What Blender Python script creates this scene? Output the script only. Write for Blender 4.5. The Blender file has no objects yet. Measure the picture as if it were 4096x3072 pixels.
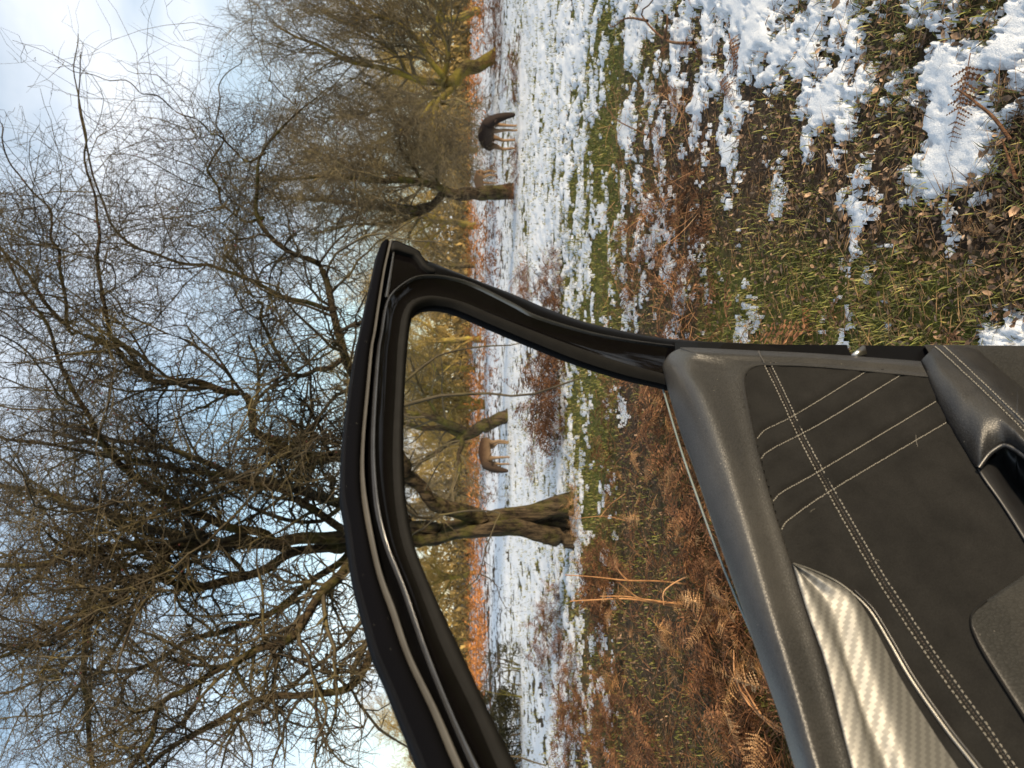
import bpy, math, random
import numpy as np
from mathutils import Vector, Matrix

rng = np.random.default_rng(11)
random.seed(11)
scene = bpy.context.scene
COL = scene.collection

# ------------------------------------------------------------------ camera, sky, sun, exposure
EYE = np.array((0.0, 0.0, 1.2))
FPX = 2841.0                                  # focal length in photograph pixels (4096 wide)
PITCH = math.atan(208 / FPX)
SP, CP = math.sin(PITCH), math.cos(PITCH)
cam_d = bpy.data.cameras.new('camera')
cam = bpy.data.objects.new('camera', cam_d)
COL.objects.link(cam)
cam_d.sensor_fit = 'HORIZONTAL'
cam_d.sensor_width = 36.0
cam_d.lens = FPX / 4096 * 36.0
cam_d.clip_start = 0.02
cam_d.clip_end = 3000
# the phone was held on its side: the picture's left edge is the world's up
cam.matrix_world = Matrix(((0, 1, 0, 0), (-SP, 0, -CP, 0), (-CP, 0, SP, 1.2), (0, 0, 0, 1)))
cam_d.dof.use_dof = True
cam_d.dof.focus_distance = 1.7
cam_d.dof.aperture_fstop = 6.5
scene.camera = cam

SUN_EL = math.radians(13)
SUN_H = np.array((0.78, -0.62)); SUN_H = SUN_H / np.linalg.norm(SUN_H)
SUN_DIR = np.array((SUN_H[0] * math.cos(SUN_EL), SUN_H[1] * math.cos(SUN_EL), math.sin(SUN_EL)))
world = bpy.data.worlds.new('World')
scene.world = world
world.use_nodes = True
wn, wl = world.node_tree.nodes, world.node_tree.links
wn.clear()
w_out = wn.new('ShaderNodeOutputWorld')
w_bg = wn.new('ShaderNodeBackground')
w_bg.inputs['Strength'].default_value = 0.1
w_sky = wn.new('ShaderNodeTexSky')
w_sky.sky_type = 'NISHITA'
w_sky.sun_disc = False
w_sky.sun_elevation = SUN_EL
w_sky.sun_rotation = math.atan2(SUN_DIR[0], SUN_DIR[1])
w_sky.altitude = 50
w_sky.air_density = 1.0
w_sky.dust_density = 0.6
w_sky.ozone_density = 1.5
w_tc = wn.new('ShaderNodeTexCoord')
w_map = wn.new('ShaderNodeMapping')
w_map.inputs['Scale'].default_value = (1.6, 1.6, 3.6)
w_map.inputs['Location'].default_value = (0.35, 0.2, 0.55)
w_noise = wn.new('ShaderNodeTexNoise')
w_noise.inputs['Scale'].default_value = 1.6
w_noise.inputs['Detail'].default_value = 6
w_noise.inputs['Roughness'].default_value = 0.52
w_noise.inputs['Distortion'].default_value = 0.25
w_ramp = wn.new('ShaderNodeValToRGB')
w_ramp.color_ramp.elements[0].position = 0.26
w_ramp.color_ramp.elements[1].position = 0.64
w_ramp.color_ramp.elements[1].color = (0.9, 0.9, 0.9, 1)
w_n2 = wn.new('ShaderNodeTexNoise')
w_n2.inputs['Scale'].default_value = 2.6
w_n2.inputs['Detail'].default_value = 5
w_cr = wn.new('ShaderNodeValToRGB')
w_cr.color_ramp.elements[0].position = 0.33
w_cr.color_ramp.elements[0].color = (5.6, 6.4, 7.5, 1)
w_cr.color_ramp.elements[1].position = 0.68
w_cr.color_ramp.elements[1].color = (7.9, 8.1, 8.5, 1)
w_gain = wn.new('ShaderNodeMix'); w_gain.data_type = 'RGBA'; w_gain.blend_type = 'MULTIPLY'
w_gain.inputs['Factor'].default_value = 1.0
w_gain.inputs[7].default_value = (2.0, 2.05, 1.85, 1)
w_mix = wn.new('ShaderNodeMix'); w_mix.data_type = 'RGBA'
wl.new(w_tc.outputs['Generated'], w_map.inputs['Vector'])
wl.new(w_map.outputs['Vector'], w_noise.inputs['Vector'])
wl.new(w_map.outputs['Vector'], w_n2.inputs['Vector'])
wl.new(w_noise.outputs['Fac'], w_ramp.inputs['Fac'])
wl.new(w_n2.outputs['Fac'], w_cr.inputs['Fac'])
wl.new(w_sky.outputs['Color'], w_gain.inputs[6])
wl.new(w_ramp.outputs['Color'], w_mix.inputs['Factor'])
wl.new(w_gain.outputs[2], w_mix.inputs[6])
wl.new(w_cr.outputs['Color'], w_mix.inputs[7])
wl.new(w_mix.outputs[2], w_bg.inputs['Color'])
wl.new(w_bg.outputs['Background'], w_out.inputs['Surface'])

sun_d = bpy.data.lights.new('sun', 'SUN')
sun_d.energy = 4.4
sun_d.angle = math.radians(7)
sun_d.color = (1.0, 0.80, 0.55)
sun = bpy.data.objects.new('sun', sun_d)
COL.objects.link(sun)
sun.rotation_euler = Vector(-SUN_DIR).to_track_quat('-Z', 'Y').to_euler()
sun.location = (20, -16, 15)

scene.view_settings.view_transform = 'Standard'
scene.view_settings.look = 'None'
scene.view_settings.gamma = 1
scene.view_settings.exposure = 0.50
scene.view_settings.use_curve_mapping = False
scene.cycles.max_bounces = 5
scene.cycles.diffuse_bounces = 3
scene.cycles.glossy_bounces = 3
scene.cycles.transmission_bounces = 4
scene.cycles.transparent_max_bounces = 6
scene.cycles.use_denoising = True

# ------------------------------------------------------------------ geometry of the view
def ray(px, py):
    """Unit-depth direction through a point of the photograph (pixels of the 4096 x 3072 original)."""
    px = np.asarray(px, float); py = np.asarray(py, float)
    r = (1536 - py) / FPX
    d = (px - 2048) / FPX
    return np.stack([r, CP - d * SP, -SP - d * CP], -1)

def at(px, py, Y):
    v = ray(px, py)
    return EYE + v * (np.asarray(Y, float) / v[..., 1])[..., None]

def ground(px, py):
    v = ray(px, py)
    return EYE + v * (-1.2 / v[..., 2])[..., None]

def project(P):
    Q = np.asarray(P, float) - EYE
    dep = Q[..., 1] * CP - Q[..., 2] * SP
    dn = -Q[..., 1] * SP - Q[..., 2] * CP
    dep = np.where(dep < 0.05, 0.05, dep)
    return 2048 + FPX * dn / dep, 1536 - FPX * Q[..., 0] / dep

# ------------------------------------------------------------------ mesh helpers
def new_mesh(name, V, quads=None, tris=None, smooth=False):
    V = np.asarray(V, np.float32)
    me = bpy.data.meshes.new(name)
    nq = 0 if quads is None else len(quads)
    nt = 0 if tris is None else len(tris)
    me.vertices.add(len(V))
    me.vertices.foreach_set('co', V.ravel())
    loops, tot = [], []
    if nq:
        loops.append(np.asarray(quads, np.int32).ravel()); tot.append(np.full(nq, 4, np.int32))
    if nt:
        loops.append(np.asarray(tris, np.int32).ravel()); tot.append(np.full(nt, 3, np.int32))
    loops = np.concatenate(loops); tot = np.concatenate(tot)
    me.loops.add(len(loops))
    me.loops.foreach_set('vertex_index', loops)
    me.polygons.add(len(tot))
    me.polygons.foreach_set('loop_start', np.concatenate([[0], np.cumsum(tot)[:-1]]).astype(np.int32))
    me.polygons.foreach_set('loop_total', tot)
    if smooth:
        me.polygons.foreach_set('use_smooth', np.ones(len(tot), bool))
    me.update(calc_edges=True)
    me.validate()
    return me

def add(name, me, mat=None, parent=None, loc=None):
    if mat is not None and len(me.materials) == 0:
        me.materials.append(mat)
    o = bpy.data.objects.new(name, me)
    COL.objects.link(o)
    if parent is not None:
        o.parent = parent
    if loc is not None:
        o.location = loc
    return o

def tag(o, label=None, cat=None, group=None, kind=None):
    if label: o['label'] = label
    if cat: o['category'] = cat
    if group: o['group'] = group
    if kind: o['kind'] = kind
    return o

def empty(name, loc=(0, 0, 0), rz=0.0):
    o = bpy.data.objects.new(name, None)
    o.empty_display_size = 0.1
    o.location = loc
    o.rotation_euler = (0, 0, rz)
    COL.objects.link(o)
    return o

class Bag:
    """Collects pieces of geometry for one mesh."""
    def __init__(self):
        self.V, self.Q, self.T, self.n = [], [], [], 0
    def put(self, V, Q=None, T=None):
        V = np.asarray(V, float).reshape(-1, 3)
        if Q is not None and len(Q): self.Q.append(np.asarray(Q, np.int64).reshape(-1, 4) + self.n)
        if T is not None and len(T): self.T.append(np.asarray(T, np.int64).reshape(-1, 3) + self.n)
        self.V.append(V); self.n += len(V)
    def mesh(self, name, smooth=False):
        return new_mesh(name, np.concatenate(self.V), np.concatenate(self.Q) if self.Q else None,
                        np.concatenate(self.T) if self.T else None, smooth)

def unit(v):
    return v / np.maximum(np.linalg.norm(v, axis=-1, keepdims=True), 1e-9)

def grid_faces(n, m, closed=False):
    """Quads of an n x m vertex grid, row-major; closed wraps the second direction."""
    i = np.arange(n - 1)[:, None]; j = np.arange(m if closed else m - 1)[None, :]
    j2 = (j + 1) % m
    return np.stack([i * m + j, i * m + j2, (i + 1) * m + j2, (i + 1) * m + j], -1).reshape(-1, 4)

def tubes(bag, P, R, sides, flute=None, seed=0):
    """P [B,N,3] polylines with radii R [B,N] as tapered tubes."""
    B, N = P.shape[:2]
    if B == 0: return
    T = unit(np.gradient(P, axis=1))
    ref = np.array((0.36, 0.29, 0.885))
    alt = np.array((0.8, -0.6, 0.05))
    par = np.abs((T * ref).sum(-1, keepdims=True)) > 0.9
    U = unit(np.cross(T, np.where(par, alt, ref)))
    W = np.cross(T, U)
    ph = np.arange(sides) * 2 * np.pi / sides
    c, s = np.cos(ph), np.sin(ph)
    rr = R[..., None] * np.ones(sides)
    if flute:
        k = np.linspace(0, 1, N)[None, :, None]
        r0 = np.random.default_rng(seed)
        for f in range(3):
            rr = rr * (1 + flute / (f + 1) * np.sin((2 + 2 * f) * ph + r0.uniform(0, 6) + k * r0.uniform(-6, 6)))
        rr = rr * (1 + flute * 0.22 * r0.standard_normal((B, N, sides)))
    V = P[:, :, None, :] + rr[..., None] * (c[:, None] * U[:, :, None, :] + s[:, None] * W[:, :, None, :])
    Q = grid_faces(N, sides, True)
    off = (np.arange(B) * N * sides)[:, None, None]
    bag.put(V.reshape(-1, 3), (Q[None] + off).reshape(-1, 4))

def spikes(bag, A, Bp, r):
    """Thin three-sided spikes from A to Bp with base radius r."""
    n = len(A)
    if n == 0: return
    T = unit(Bp - A)
    U = unit(np.cross(T, np.array((0.31, 0.52, 0.79)))); W = np.cross(T, U)
    V = np.empty((n, 4, 3))
    for k in range(3):
        a = k * 2.0944
        V[:, k] = A + (math.cos(a) * U + math.sin(a) * W) * r[:, None]
    V[:, 3] = Bp
    t = np.array([[0, 1, 3], [1, 2, 3], [2, 0, 3]])
    bag.put(V.reshape(-1, 3), None, (t[None] + (np.arange(n) * 4)[:, None, None]).reshape(-1, 3))

def resample(pts, n):
    """Smooth (Catmull-Rom) resampling of a polyline of any dimension, even in arc length."""
    P = np.asarray(pts, float)
    if len(P) == 2:
        t = np.linspace(0, 1, n)[:, None]
        return P[0] * (1 - t) + P[1] * t
    E = np.vstack([2 * P[0] - P[1], P, 2 * P[-1] - P[-2]])
    out = []
    for i in range(1, len(E) - 2):
        t = np.linspace(0, 1, 24, endpoint=False)[:, None]
        a, b, c, d = E[i - 1], E[i], E[i + 1], E[i + 2]
        out.append(0.5 * ((2 * b) + (-a + c) * t + (2 * a - 5 * b + 4 * c - d) * t ** 2 + (-a + 3 * b - 3 * c + d) * t ** 3))
    out.append(P[-1][None])
    D = np.concatenate(out)
    L = np.concatenate([[0], np.cumsum(np.linalg.norm(np.diff(D, axis=0), axis=1))])
    q = np.linspace(0, L[-1], n)
    return np.stack([np.interp(q, L, D[:, k]) for k in range(D.shape[1])], -1)

def sweep(bag, pts, radius, sides=8, n=None, close=True):
    P = resample(pts, n or max(2, len(pts) * 4)) if n != 0 else np.asarray(pts, float)
    R = np.full(len(P), radius) if np.isscalar(radius) else np.interp(np.linspace(0, 1, len(P)), np.linspace(0, 1, len(radius)), radius)
    tubes(bag, P[None], R[None], sides)

def scatter(bag, TV, TQ, TT, pos, mats, scale):
    """Copies of a template (verts TV) at pos with 3x3 rotation matrices mats and scales."""
    n = len(pos)
    if n == 0: return
    V = np.einsum('nij,kj->nki', mats, TV) * np.asarray(scale).reshape(n, 1, -1) + pos[:, None, :]
    k = len(TV)
    off = (np.arange(n) * k)[:, None, None]
    bag.put(V.reshape(-1, 3), None if TQ is None else (np.asarray(TQ)[None] + off).reshape(-1, 4),
            None if TT is None else (np.asarray(TT)[None] + off).reshape(-1, 3))

def rotm(yaw, pitch, roll):
    cy, sy, cp, sp, cr, sr = np.cos(yaw), np.sin(yaw), np.cos(pitch), np.sin(pitch), np.cos(roll), np.sin(roll)
    M = np.empty((len(yaw), 3, 3))
    M[:, 0, 0] = cy * cp; M[:, 0, 1] = cy * sp * sr - sy * cr; M[:, 0, 2] = cy * sp * cr + sy * sr
    M[:, 1, 0] = sy * cp; M[:, 1, 1] = sy * sp * sr + cy * cr; M[:, 1, 2] = sy * sp * cr - cy * sr
    M[:, 2, 0] = -sp;     M[:, 2, 1] = cp * sr;                M[:, 2, 2] = cp * cr
    return M

# ------------------------------------------------------------------ noise
def vnoise(x, y, seed=0):
    xi = np.floor(x).astype(np.int64); yi = np.floor(y).astype(np.int64)
    fx = x - xi; fy = y - yi
    fx = fx * fx * fx * (fx * (fx * 6 - 15) + 10); fy = fy * fy * fy * (fy * (fy * 6 - 15) + 10)
    def h(a, b):
        v = (a * 374761393 + b * 668265263 + seed * 974711) & 0x7fffffff
        v = ((v ^ (v >> 13)) * 1274126177) & 0x7fffffff
        v = v ^ (v >> 16)
        return (v & 0xffff) / 65535.0
    return (h(xi, yi) * (1 - fx) + h(xi + 1, yi) * fx) * (1 - fy) + (h(xi, yi + 1) * (1 - fx) + h(xi + 1, yi + 1) * fx) * fy

def fbm(x, y, octaves=4, gain=0.5, seed=0):
    s, a, t = 0.0, 1.0, 0.0
    for k in range(octaves):
        s = s + a * vnoise(x * 2 ** k + 17.3 * k, y * 2 ** k - 9.1 * k, seed + k * 7)
        t += a; a *= gain
    return s / t

def smooth01(x, a, b):
    t = np.clip((x - a) / (b - a), 0, 1)
    return t * t * (3 - 2 * t)

# ------------------------------------------------------------------ materials
def base_mat(name, rough=0.8, spec=0.3):
    m = bpy.data.materials.new(name)
    m.use_nodes = True
    nt = m.node_tree
    b = nt.nodes['Principled BSDF']
    b.inputs['Roughness'].default_value = rough
    b.inputs['Specular IOR Level'].default_value = spec
    return m, nt, b

def node(nt, typ, **kw):
    n = nt.nodes.new(typ)
    for k, v in kw.items():
        if k in n.inputs: n.inputs[k].default_value = v
        else: setattr(n, k, v)
    return n

def ramp(nt, stops):
    r = nt.nodes.new('ShaderNodeValToRGB')
    e = r.color_ramp.elements
    while len(e) < len(stops): e.new(0.5)
    for i, (p, c) in enumerate(stops):
        e[i].position = p; e[i].color = (*c, 1) if len(c) == 3 else c
    return r

def noise_mat(name, stops, scale, rough=0.8, spec=0.25, detail=4, bump=0.0, bump_scale=None, bump_dist=0.002, stretch=None, random_tint=0.0, nrough=0.6):
    m, nt, b = base_mat(name, rough, spec)
    tc = node(nt, 'ShaderNodeTexCoord')
    src = tc.outputs['Object']
    if stretch:
        mp = node(nt, 'ShaderNodeMapping'); mp.inputs['Scale'].default_value = stretch
        nt.links.new(src, mp.inputs['Vector']); src = mp.outputs['Vector']
    n = node(nt, 'ShaderNodeTexNoise', Scale=scale, Detail=detail, Roughness=nrough)
    nt.links.new(src, n.inputs['Vector'])
    r = ramp(nt, stops)
    nt.links.new(n.outputs['Fac'], r.inputs['Fac'])
    col = r.outputs['Color']
    if random_tint:
        gi = node(nt, 'ShaderNodeNewGeometry')
        hs = node(nt, 'ShaderNodeHueSaturation')
        mr = node(nt, 'ShaderNodeMapRange'); mr.inputs['To Min'].default_value = 1 - random_tint; mr.inputs['To Max'].default_value = 1 + random_tint
        nt.links.new(gi.outputs['Random Per Island'], mr.inputs['Value'])
        nt.links.new(mr.outputs['Result'], hs.inputs['Value'])
        nt.links.new(col, hs.inputs['Color']); col = hs.outputs['Color']
    nt.links.new(col, b.inputs['Base Color'])
    if bump:
        bn = node(nt, 'ShaderNodeTexNoise', Scale=bump_scale or scale * 4, Detail=3)
        nt.links.new(src, bn.inputs['Vector'])
        bp = node(nt, 'ShaderNodeBump', Strength=bump, Distance=bump_dist)
        nt.links.new(bn.outputs['Fac'], bp.inputs['Height'])
        nt.links.new(bp.outputs['Normal'], b.inputs['Normal'])
    return m

def bark_mat(name, dark, mid, moss, moss_amount=0.5, scale=3.0):
    m, nt, b = base_mat(name, 0.9, 0.15)
    tc = node(nt, 'ShaderNodeTexCoord')
    mp = node(nt, 'ShaderNodeMapping'); mp.inputs['Scale'].default_value = (1, 1, 0.14)
    nt.links.new(tc.outputs['Object'], mp.inputs['Vector'])
    n1 = node(nt, 'ShaderNodeTexNoise', Scale=24.0, Detail=6, Roughness=0.72)
    nt.links.new(mp.outputs['Vector'], n1.inputs['Vector'])
    r1 = ramp(nt, [(0.42, dark), (0.60, mid)])
    nt.links.new(n1.outputs['Fac'], r1.inputs['Fac'])
    n2 = node(nt, 'ShaderNodeTexNoise', Scale=scale, Detail=6, Roughness=0.7)
    nt.links.new(tc.outputs['Object'], n2.inputs['Vector'])
    r2 = ramp(nt, [(0.62 - 0.3 * moss_amount, (0, 0, 0)), (0.80 - 0.3 * moss_amount, (1, 1, 1))])
    nt.links.new(n2.outputs['Fac'], r2.inputs['Fac'])
    mx = node(nt, 'ShaderNodeMix'); mx.data_type = 'RGBA'
    nt.links.new(r2.outputs['Color'], mx.inputs['Factor'])
    nt.links.new(r1.outputs['Color'], mx.inputs[6])
    mx.inputs[7].default_value = (*moss, 1)
    nt.links.new(mx.outputs[2], b.inputs['Base Color'])
    bp = node(nt, 'ShaderNodeBump', Strength=1.0, Distance=0.03)
    nt.links.new(n1.outputs['Fac'], bp.inputs['Height'])
    nt.links.new(bp.outputs['Normal'], b.inputs['Normal'])
    return m

def plain_mat(name, col, rough=0.5, spec=0.5, metal=0.0, coat=0.0):
    m, nt, b = base_mat(name, rough, spec)
    tc = node(nt, 'ShaderNodeTexCoord')
    n = node(nt, 'ShaderNodeTexNoise', Scale=60.0, Detail=3)
    nt.links.new(tc.outputs['Object'], n.inputs['Vector'])
    c = np.array(col)
    r = ramp(nt, [(0.3, tuple(c * 0.88)), (0.7, tuple(np.minimum(c * 1.12, 1)))])
    nt.links.new(n.outputs['Fac'], r.inputs['Fac'])
    nt.links.new(r.outputs['Color'], b.inputs['Base Color'])
    b.inputs['Metallic'].default_value = metal
    b.inputs['Coat Weight'].default_value = coat
    b.inputs['Coat Roughness'].default_value = 0.03
    return m

# ------------------------------------------------------------------ ground: what covers it
COLS = np.array([0, 300, 600, 900, 1200, 1500, 1800, 2100, 2400, 2700, 3072], float)
SNOW_ROWS = [
 (1850, [.05, .05, .05, .05, .05, .05, .05, .05, .05, .05, .05]),
 (1890, [.25, .25, .25, .3, .15, .1, .1, .15, .15, .1, .1]),
 (1930, [.5, .6, .9, .8, .75, .55, .5, .3, .25, .1, .1]),
 (1990, [.35, .45, .75, .65, .9, .8, .6, .9, .75, .3, .15]),
 (2040, [.85, .75, .8, .75, .9, .7, .65, .95, .9, .6, .4]),
 (2100, [.97, .97, .93, .93, .9, .6, .85, .95, .8, .8, .8]),
 (2200, [.95, .93, .9, .9, .75, .45, .92, .92, .7, .6, .6]),
 (2240, [.92, .88, .85, .75, .55, .35, .8, .88, .82, .6, .45]),
 (2300, [.9, .82, .6, .38, .2, .15, .3, .5, .5, .35, .3]),
 (2350, [.85, .5, .12, .06, .05, .04, .06, .06, .05, .05, .08]),
 (2420, [.45, .15, .06, .04, .03, .03, .02, .02, .02, .02, .02]),
 (2480, [.66, .30, .26, .05, .05, .02, 0, 0, 0, 0, 0]),
 (2540, [.80, .34, .40, .08, .06, .02, 0, 0, 0, 0, 0]),
 (2620, [.84, .42, .20, .06, .07, 0, 0, 0, 0, 0, 0]),
 (2750, [.82, .40, .06, .07, .06, 0, 0, 0, 0, 0, 0]),
 (2850, [.8, .34, .04, .02, .03, 0, 0, 0, 0, 0, 0]),
 (3000, [.88, .64, .12, .02, .02, 0, 0, 0, 0, 0, 0]),
 (3200, [.85, .60, .18, .02, .02, 0, 0, 0, 0, 0, 0]),
 (3500, [.85, .68, .20, .04, .02, 0, 0, 0, 0, 0, 0]),
 (3800, [.82, .74, .28, .12, .07, .38, 0, 0, 0, 0, 0]),
 (4096, [.80, .72, .36, .18, .26, .8, .2, 0, 0, 0, 0]),
]
GREEN_ROWS = [
 (1850, [.3] * 11),
 (1990, [.3, .3, .5, .2, .2, .2, .3, .3, .2, .2, .2]),
 (2080, [.9, .9, .8, .6, .5, .2, .6, .5, .4, .4, .3]),
 (2200, [.6, .6, .6, .7, .5, .2, .5, .5, .5, .3, .3]),
 (2300, [.7, .7, .8, .9, .8, .7, .8, .8, .5, .4, .3]),
 (2360, [.9, .9, 1, .9, .8, .9, 1, .8, .4, .4, .4]),
 (2430, [.8, .9, .9, .9, .75, .6, .6, .5, .4, .5, .5]),
 (2500, [.4, .5, .4, .4, .4, .2, .2, .3, .3, .3, .3]),
 (2750, [.4, .3, .15, .15, .3, .4, .45, .35, .3, .3, .3]),
 (2850, [.3, .2, .15, .35, .8, 1, .8, .8, .6, .5, .5]),
 (3000, [.3, .25, .12, .25, .8, 1, .9, .9, .8, .6, .6]),
 (3300, [.4, .35, .2, .3, .9, 1, .7, .5, .5, .4, .4]),
 (3600, [.4, .35, .25, .2, .95, 1, .7, .5, .5, .4, .4]),
 (4096, [.4, .35, .3, .12, .5, .7, .5, .5, .5, .4, .4]),
]
def cover(rows, px, py):
    R = np.array([r[0] for r in rows], float); Z = np.array([r[1] for r in rows], float)
    px = np.clip(px, R[0], R[-1]); py = np.clip(py, 0, 3072)
    i = np.clip(np.searchsorted(R, px, side='right') - 1, 0, len(R) - 2)
    j = np.clip(np.searchsorted(COLS, py, side='right') - 1, 0, len(COLS) - 2)
    a = (px - R[i]) / (R[i + 1] - R[i]); b = (py - COLS[j]) / (COLS[j + 1] - COLS[j])
    a = a * a * (3 - 2 * a); b = b * b * (3 - 2 * b)
    return (Z[i, j] * (1 - b) + Z[i, j + 1] * b) * (1 - a) + (Z[i + 1, j] * (1 - b) + Z[i + 1, j + 1] * b) * a

def uniformise(f, mean=0.5, sd=0.11):
    return 0.5 * (1 + np.tanh(0.85 * (f - mean) / sd))

def gz(x, y):
    r = np.hypot(x, y)
    q = SUN_H[0] * x + SUN_H[1] * y                       # towards the sun: unseen rise added behind the car, shaped for the shade
    z = 4.0 * smooth01(q, 14, 40) * (1 + 0.10 * (fbm(x * 0.05, y * 0.05, 3, 0.5, 5) - 0.5))
    z = z + 0.10 * (fbm(x * 0.7, y * 0.7, 3, 0.5, 1) - 0.5) * smooth01(r, 1.0, 6.0)
    z = z + 0.035 * (fbm(x * 5, y * 5, 3, 0.5, 2) - 0.5)
    z = z + 3.5 * smooth01(y, 85, 260)
    return z

def cover_at(rows, x, y):
    px, py = project(np.stack([x, y, np.zeros_like(x)], -1))
    px = np.where(y < 0.6, 4096, px)
    return cover(rows, px, py)

def snow_field(x, y):
    c = cover_at(SNOW_ROWS, x, y)
    r = np.hypot(x, y)
    f = fbm(x * 4.2, y * 4.2, 7, 0.80, 31)
    big = fbm(x * 0.6, y * 0.6, 3, 0.5, 47)
    w = smooth01(r, 6, 20) * 0.30
    u = uniformise((1 - w) * f + w * big, 0.5, 0.062)
    return c * 0.84 - (0.02 + 0.95 * u)

# ground sheet: a polar sheet from under the car to the horizon
ang = np.concatenate([np.linspace(-180, -46, 34, endpoint=False), np.linspace(-46, 46, 230, endpoint=False), np.linspace(46, 180, 34, endpoint=False)])
ang = np.radians(ang)
rad = np.concatenate([[0.02], np.geomspace(0.35, 900, 210)])
AA, RR = np.meshgrid(ang, rad)
gx, gy = RR * np.sin(AA), RR * np.cos(AA)
gV = np.stack([gx, gy, gz(gx, gy) - 0.012 * smooth01(RR, 0.3, 1.5)], -1)
g_me = new_mesh('ground', gV.reshape(-1, 3), grid_faces(len(rad), len(ang), True), smooth=True)
att = g_me.attributes.new('green', 'FLOAT', 'POINT')
gg = cover_at(GREEN_ROWS, gx, gy)
gg = np.where(gy < 0.3, 0.6, gg)
att.data.foreach_set('value', gg.ravel().astype(np.float32))

m, nt, b = base_mat('soil_and_turf', 0.95, 0.1)
tc = node(nt, 'ShaderNodeTexCoord')
n1 = node(nt, 'ShaderNodeTexNoise', Scale=38.0, Detail=6, Roughness=0.7)
nt.links.new(tc.outputs['Object'], n1.inputs['Vector'])
soil = ramp(nt, [(0.3, (0.020, 0.014, 0.010)), (0.5, (0.062, 0.043, 0.029)), (0.72, (0.13, 0.09, 0.058))])
nt.links.new(n1.outputs['Fac'], soil.inputs['Fac'])
n2 = node(nt, 'ShaderNodeTexNoise', Scale=26.0, Detail=6, Roughness=0.75)
nt.links.new(tc.outputs['Object'], n2.inputs['Vector'])
turf = ramp(nt, [(0.3, (0.040, 0.046, 0.012)), (0.55, (0.112, 0.116, 0.028)), (0.75, (0.19, 0.165, 0.05))])
nt.links.new(n2.outputs['Fac'], turf.inputs['Fac'])
atn = node(nt, 'ShaderNodeAttribute'); atn.attribute_name = 'green'
n3 = node(nt, 'ShaderNodeTexNoise', Scale=9.0, Detail=5, Roughness=0.7)
nt.links.new(tc.outputs['Object'], n3.inputs['Vector'])
ma = node(nt, 'ShaderNodeMath', operation='ADD')
mb_ = node(nt, 'ShaderNodeMapRange'); mb_.inputs['From Min'].default_value = 0.75; mb_.inputs['From Max'].default_value = 1.25
nt.links.new(atn.outputs['Fac'], ma.inputs[0]); nt.links.new(n3.outputs['Fac'], ma.inputs[1])
nt.links.new(ma.outputs[0], mb_.inputs['Value'])
gm = node(nt, 'ShaderNodeMix'); gm.data_type = 'RGBA'
nt.links.new(mb_.outputs['Result'], gm.inputs['Factor'])
nt.links.new(soil.outputs['Color'], gm.inputs[6]); nt.links.new(turf.outputs['Color'], gm.inputs[7])
nt.links.new(gm.outputs[2], b.inputs['Base Color'])
bp = node(nt, 'ShaderNodeBump', Strength=0.9, Distance=0.02)
nt.links.new(n1.outputs['Fac'], bp.inputs['Height']); nt.links.new(bp.outputs['Normal'], b.inputs['Normal'])
tag(add('ground', g_me, m), kind='structure')

# snow lying in patches, as a crust with its own thickness
NA, NR = 540, 580
sa = np.radians(np.linspace(-41, 41, NA)); sr = np.geomspace(1.25, 95, NR)
SA, SR = np.meshgrid(sa, sr)
sx, sy = SR * np.sin(SA), SR * np.cos(SA)
sf = snow_field(sx, sy)
thick = 0.015 * np.tanh(sf * 3.5) + 0.012 * (fbm(sx * 14, sy * 14, 4, 0.6, 91) - 0.5) * np.clip(sf * 6, 0, 1) + 0.004 * (fbm(sx * 60, sy * 60, 2, 0.6, 93) - 0.5)
sV = np.stack([sx, sy, gz(sx, sy) + thick * (1 - smooth01(SR, 5, 14) * 0.35)], -1).reshape(-1, 3)
sQ = grid_faces(NR, NA)
keep = sf.ravel()[sQ].max(1) > -0.02
sQ = sQ[keep]
used = np.unique(sQ); remap = np.full(len(sV), -1); remap[used] = np.arange(len(used))
s_me = new_mesh('snow', sV[used], remap[sQ], smooth=True)
m, nt, b = base_mat('snow_crust', 0.75, 0.3)
tc = node(nt, 'ShaderNodeTexCoord')
n1 = node(nt, 'ShaderNodeTexNoise', Scale=160.0, Detail=4, Roughness=0.7)
nt.links.new(tc.outputs['Object'], n1.inputs['Vector'])
r1 = ramp(nt, [(0.25, (0.58, 0.61, 0.64)), (0.6, (0.74, 0.755, 0.77))])
nt.links.new(n1.outputs['Fac'], r1.inputs['Fac']); nt.links.new(r1.outputs['Color'], b.inputs['Base Color'])
bp = node(nt, 'ShaderNodeBump', Strength=0.6, Distance=0.006)
nt.links.new(n1.outputs['Fac'], bp.inputs['Height']); nt.links.new(bp.outputs['Normal'], b.inputs['Normal'])
b.inputs['Subsurface Weight'].default_value = 0.0
tag(add('snow', s_me, m), kind='stuff')

# grass, leaf litter
def ground_points(n, r0, r1, power=1.0, half=40):
    """Random ground points, denser near the car."""
    u = rng.random(n)
    r = r0 * (r1 / r0) ** (u ** power)
    a = np.radians(rng.uniform(-half, half, n))
    return r * np.sin(a), r * np.cos(a), r

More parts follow.
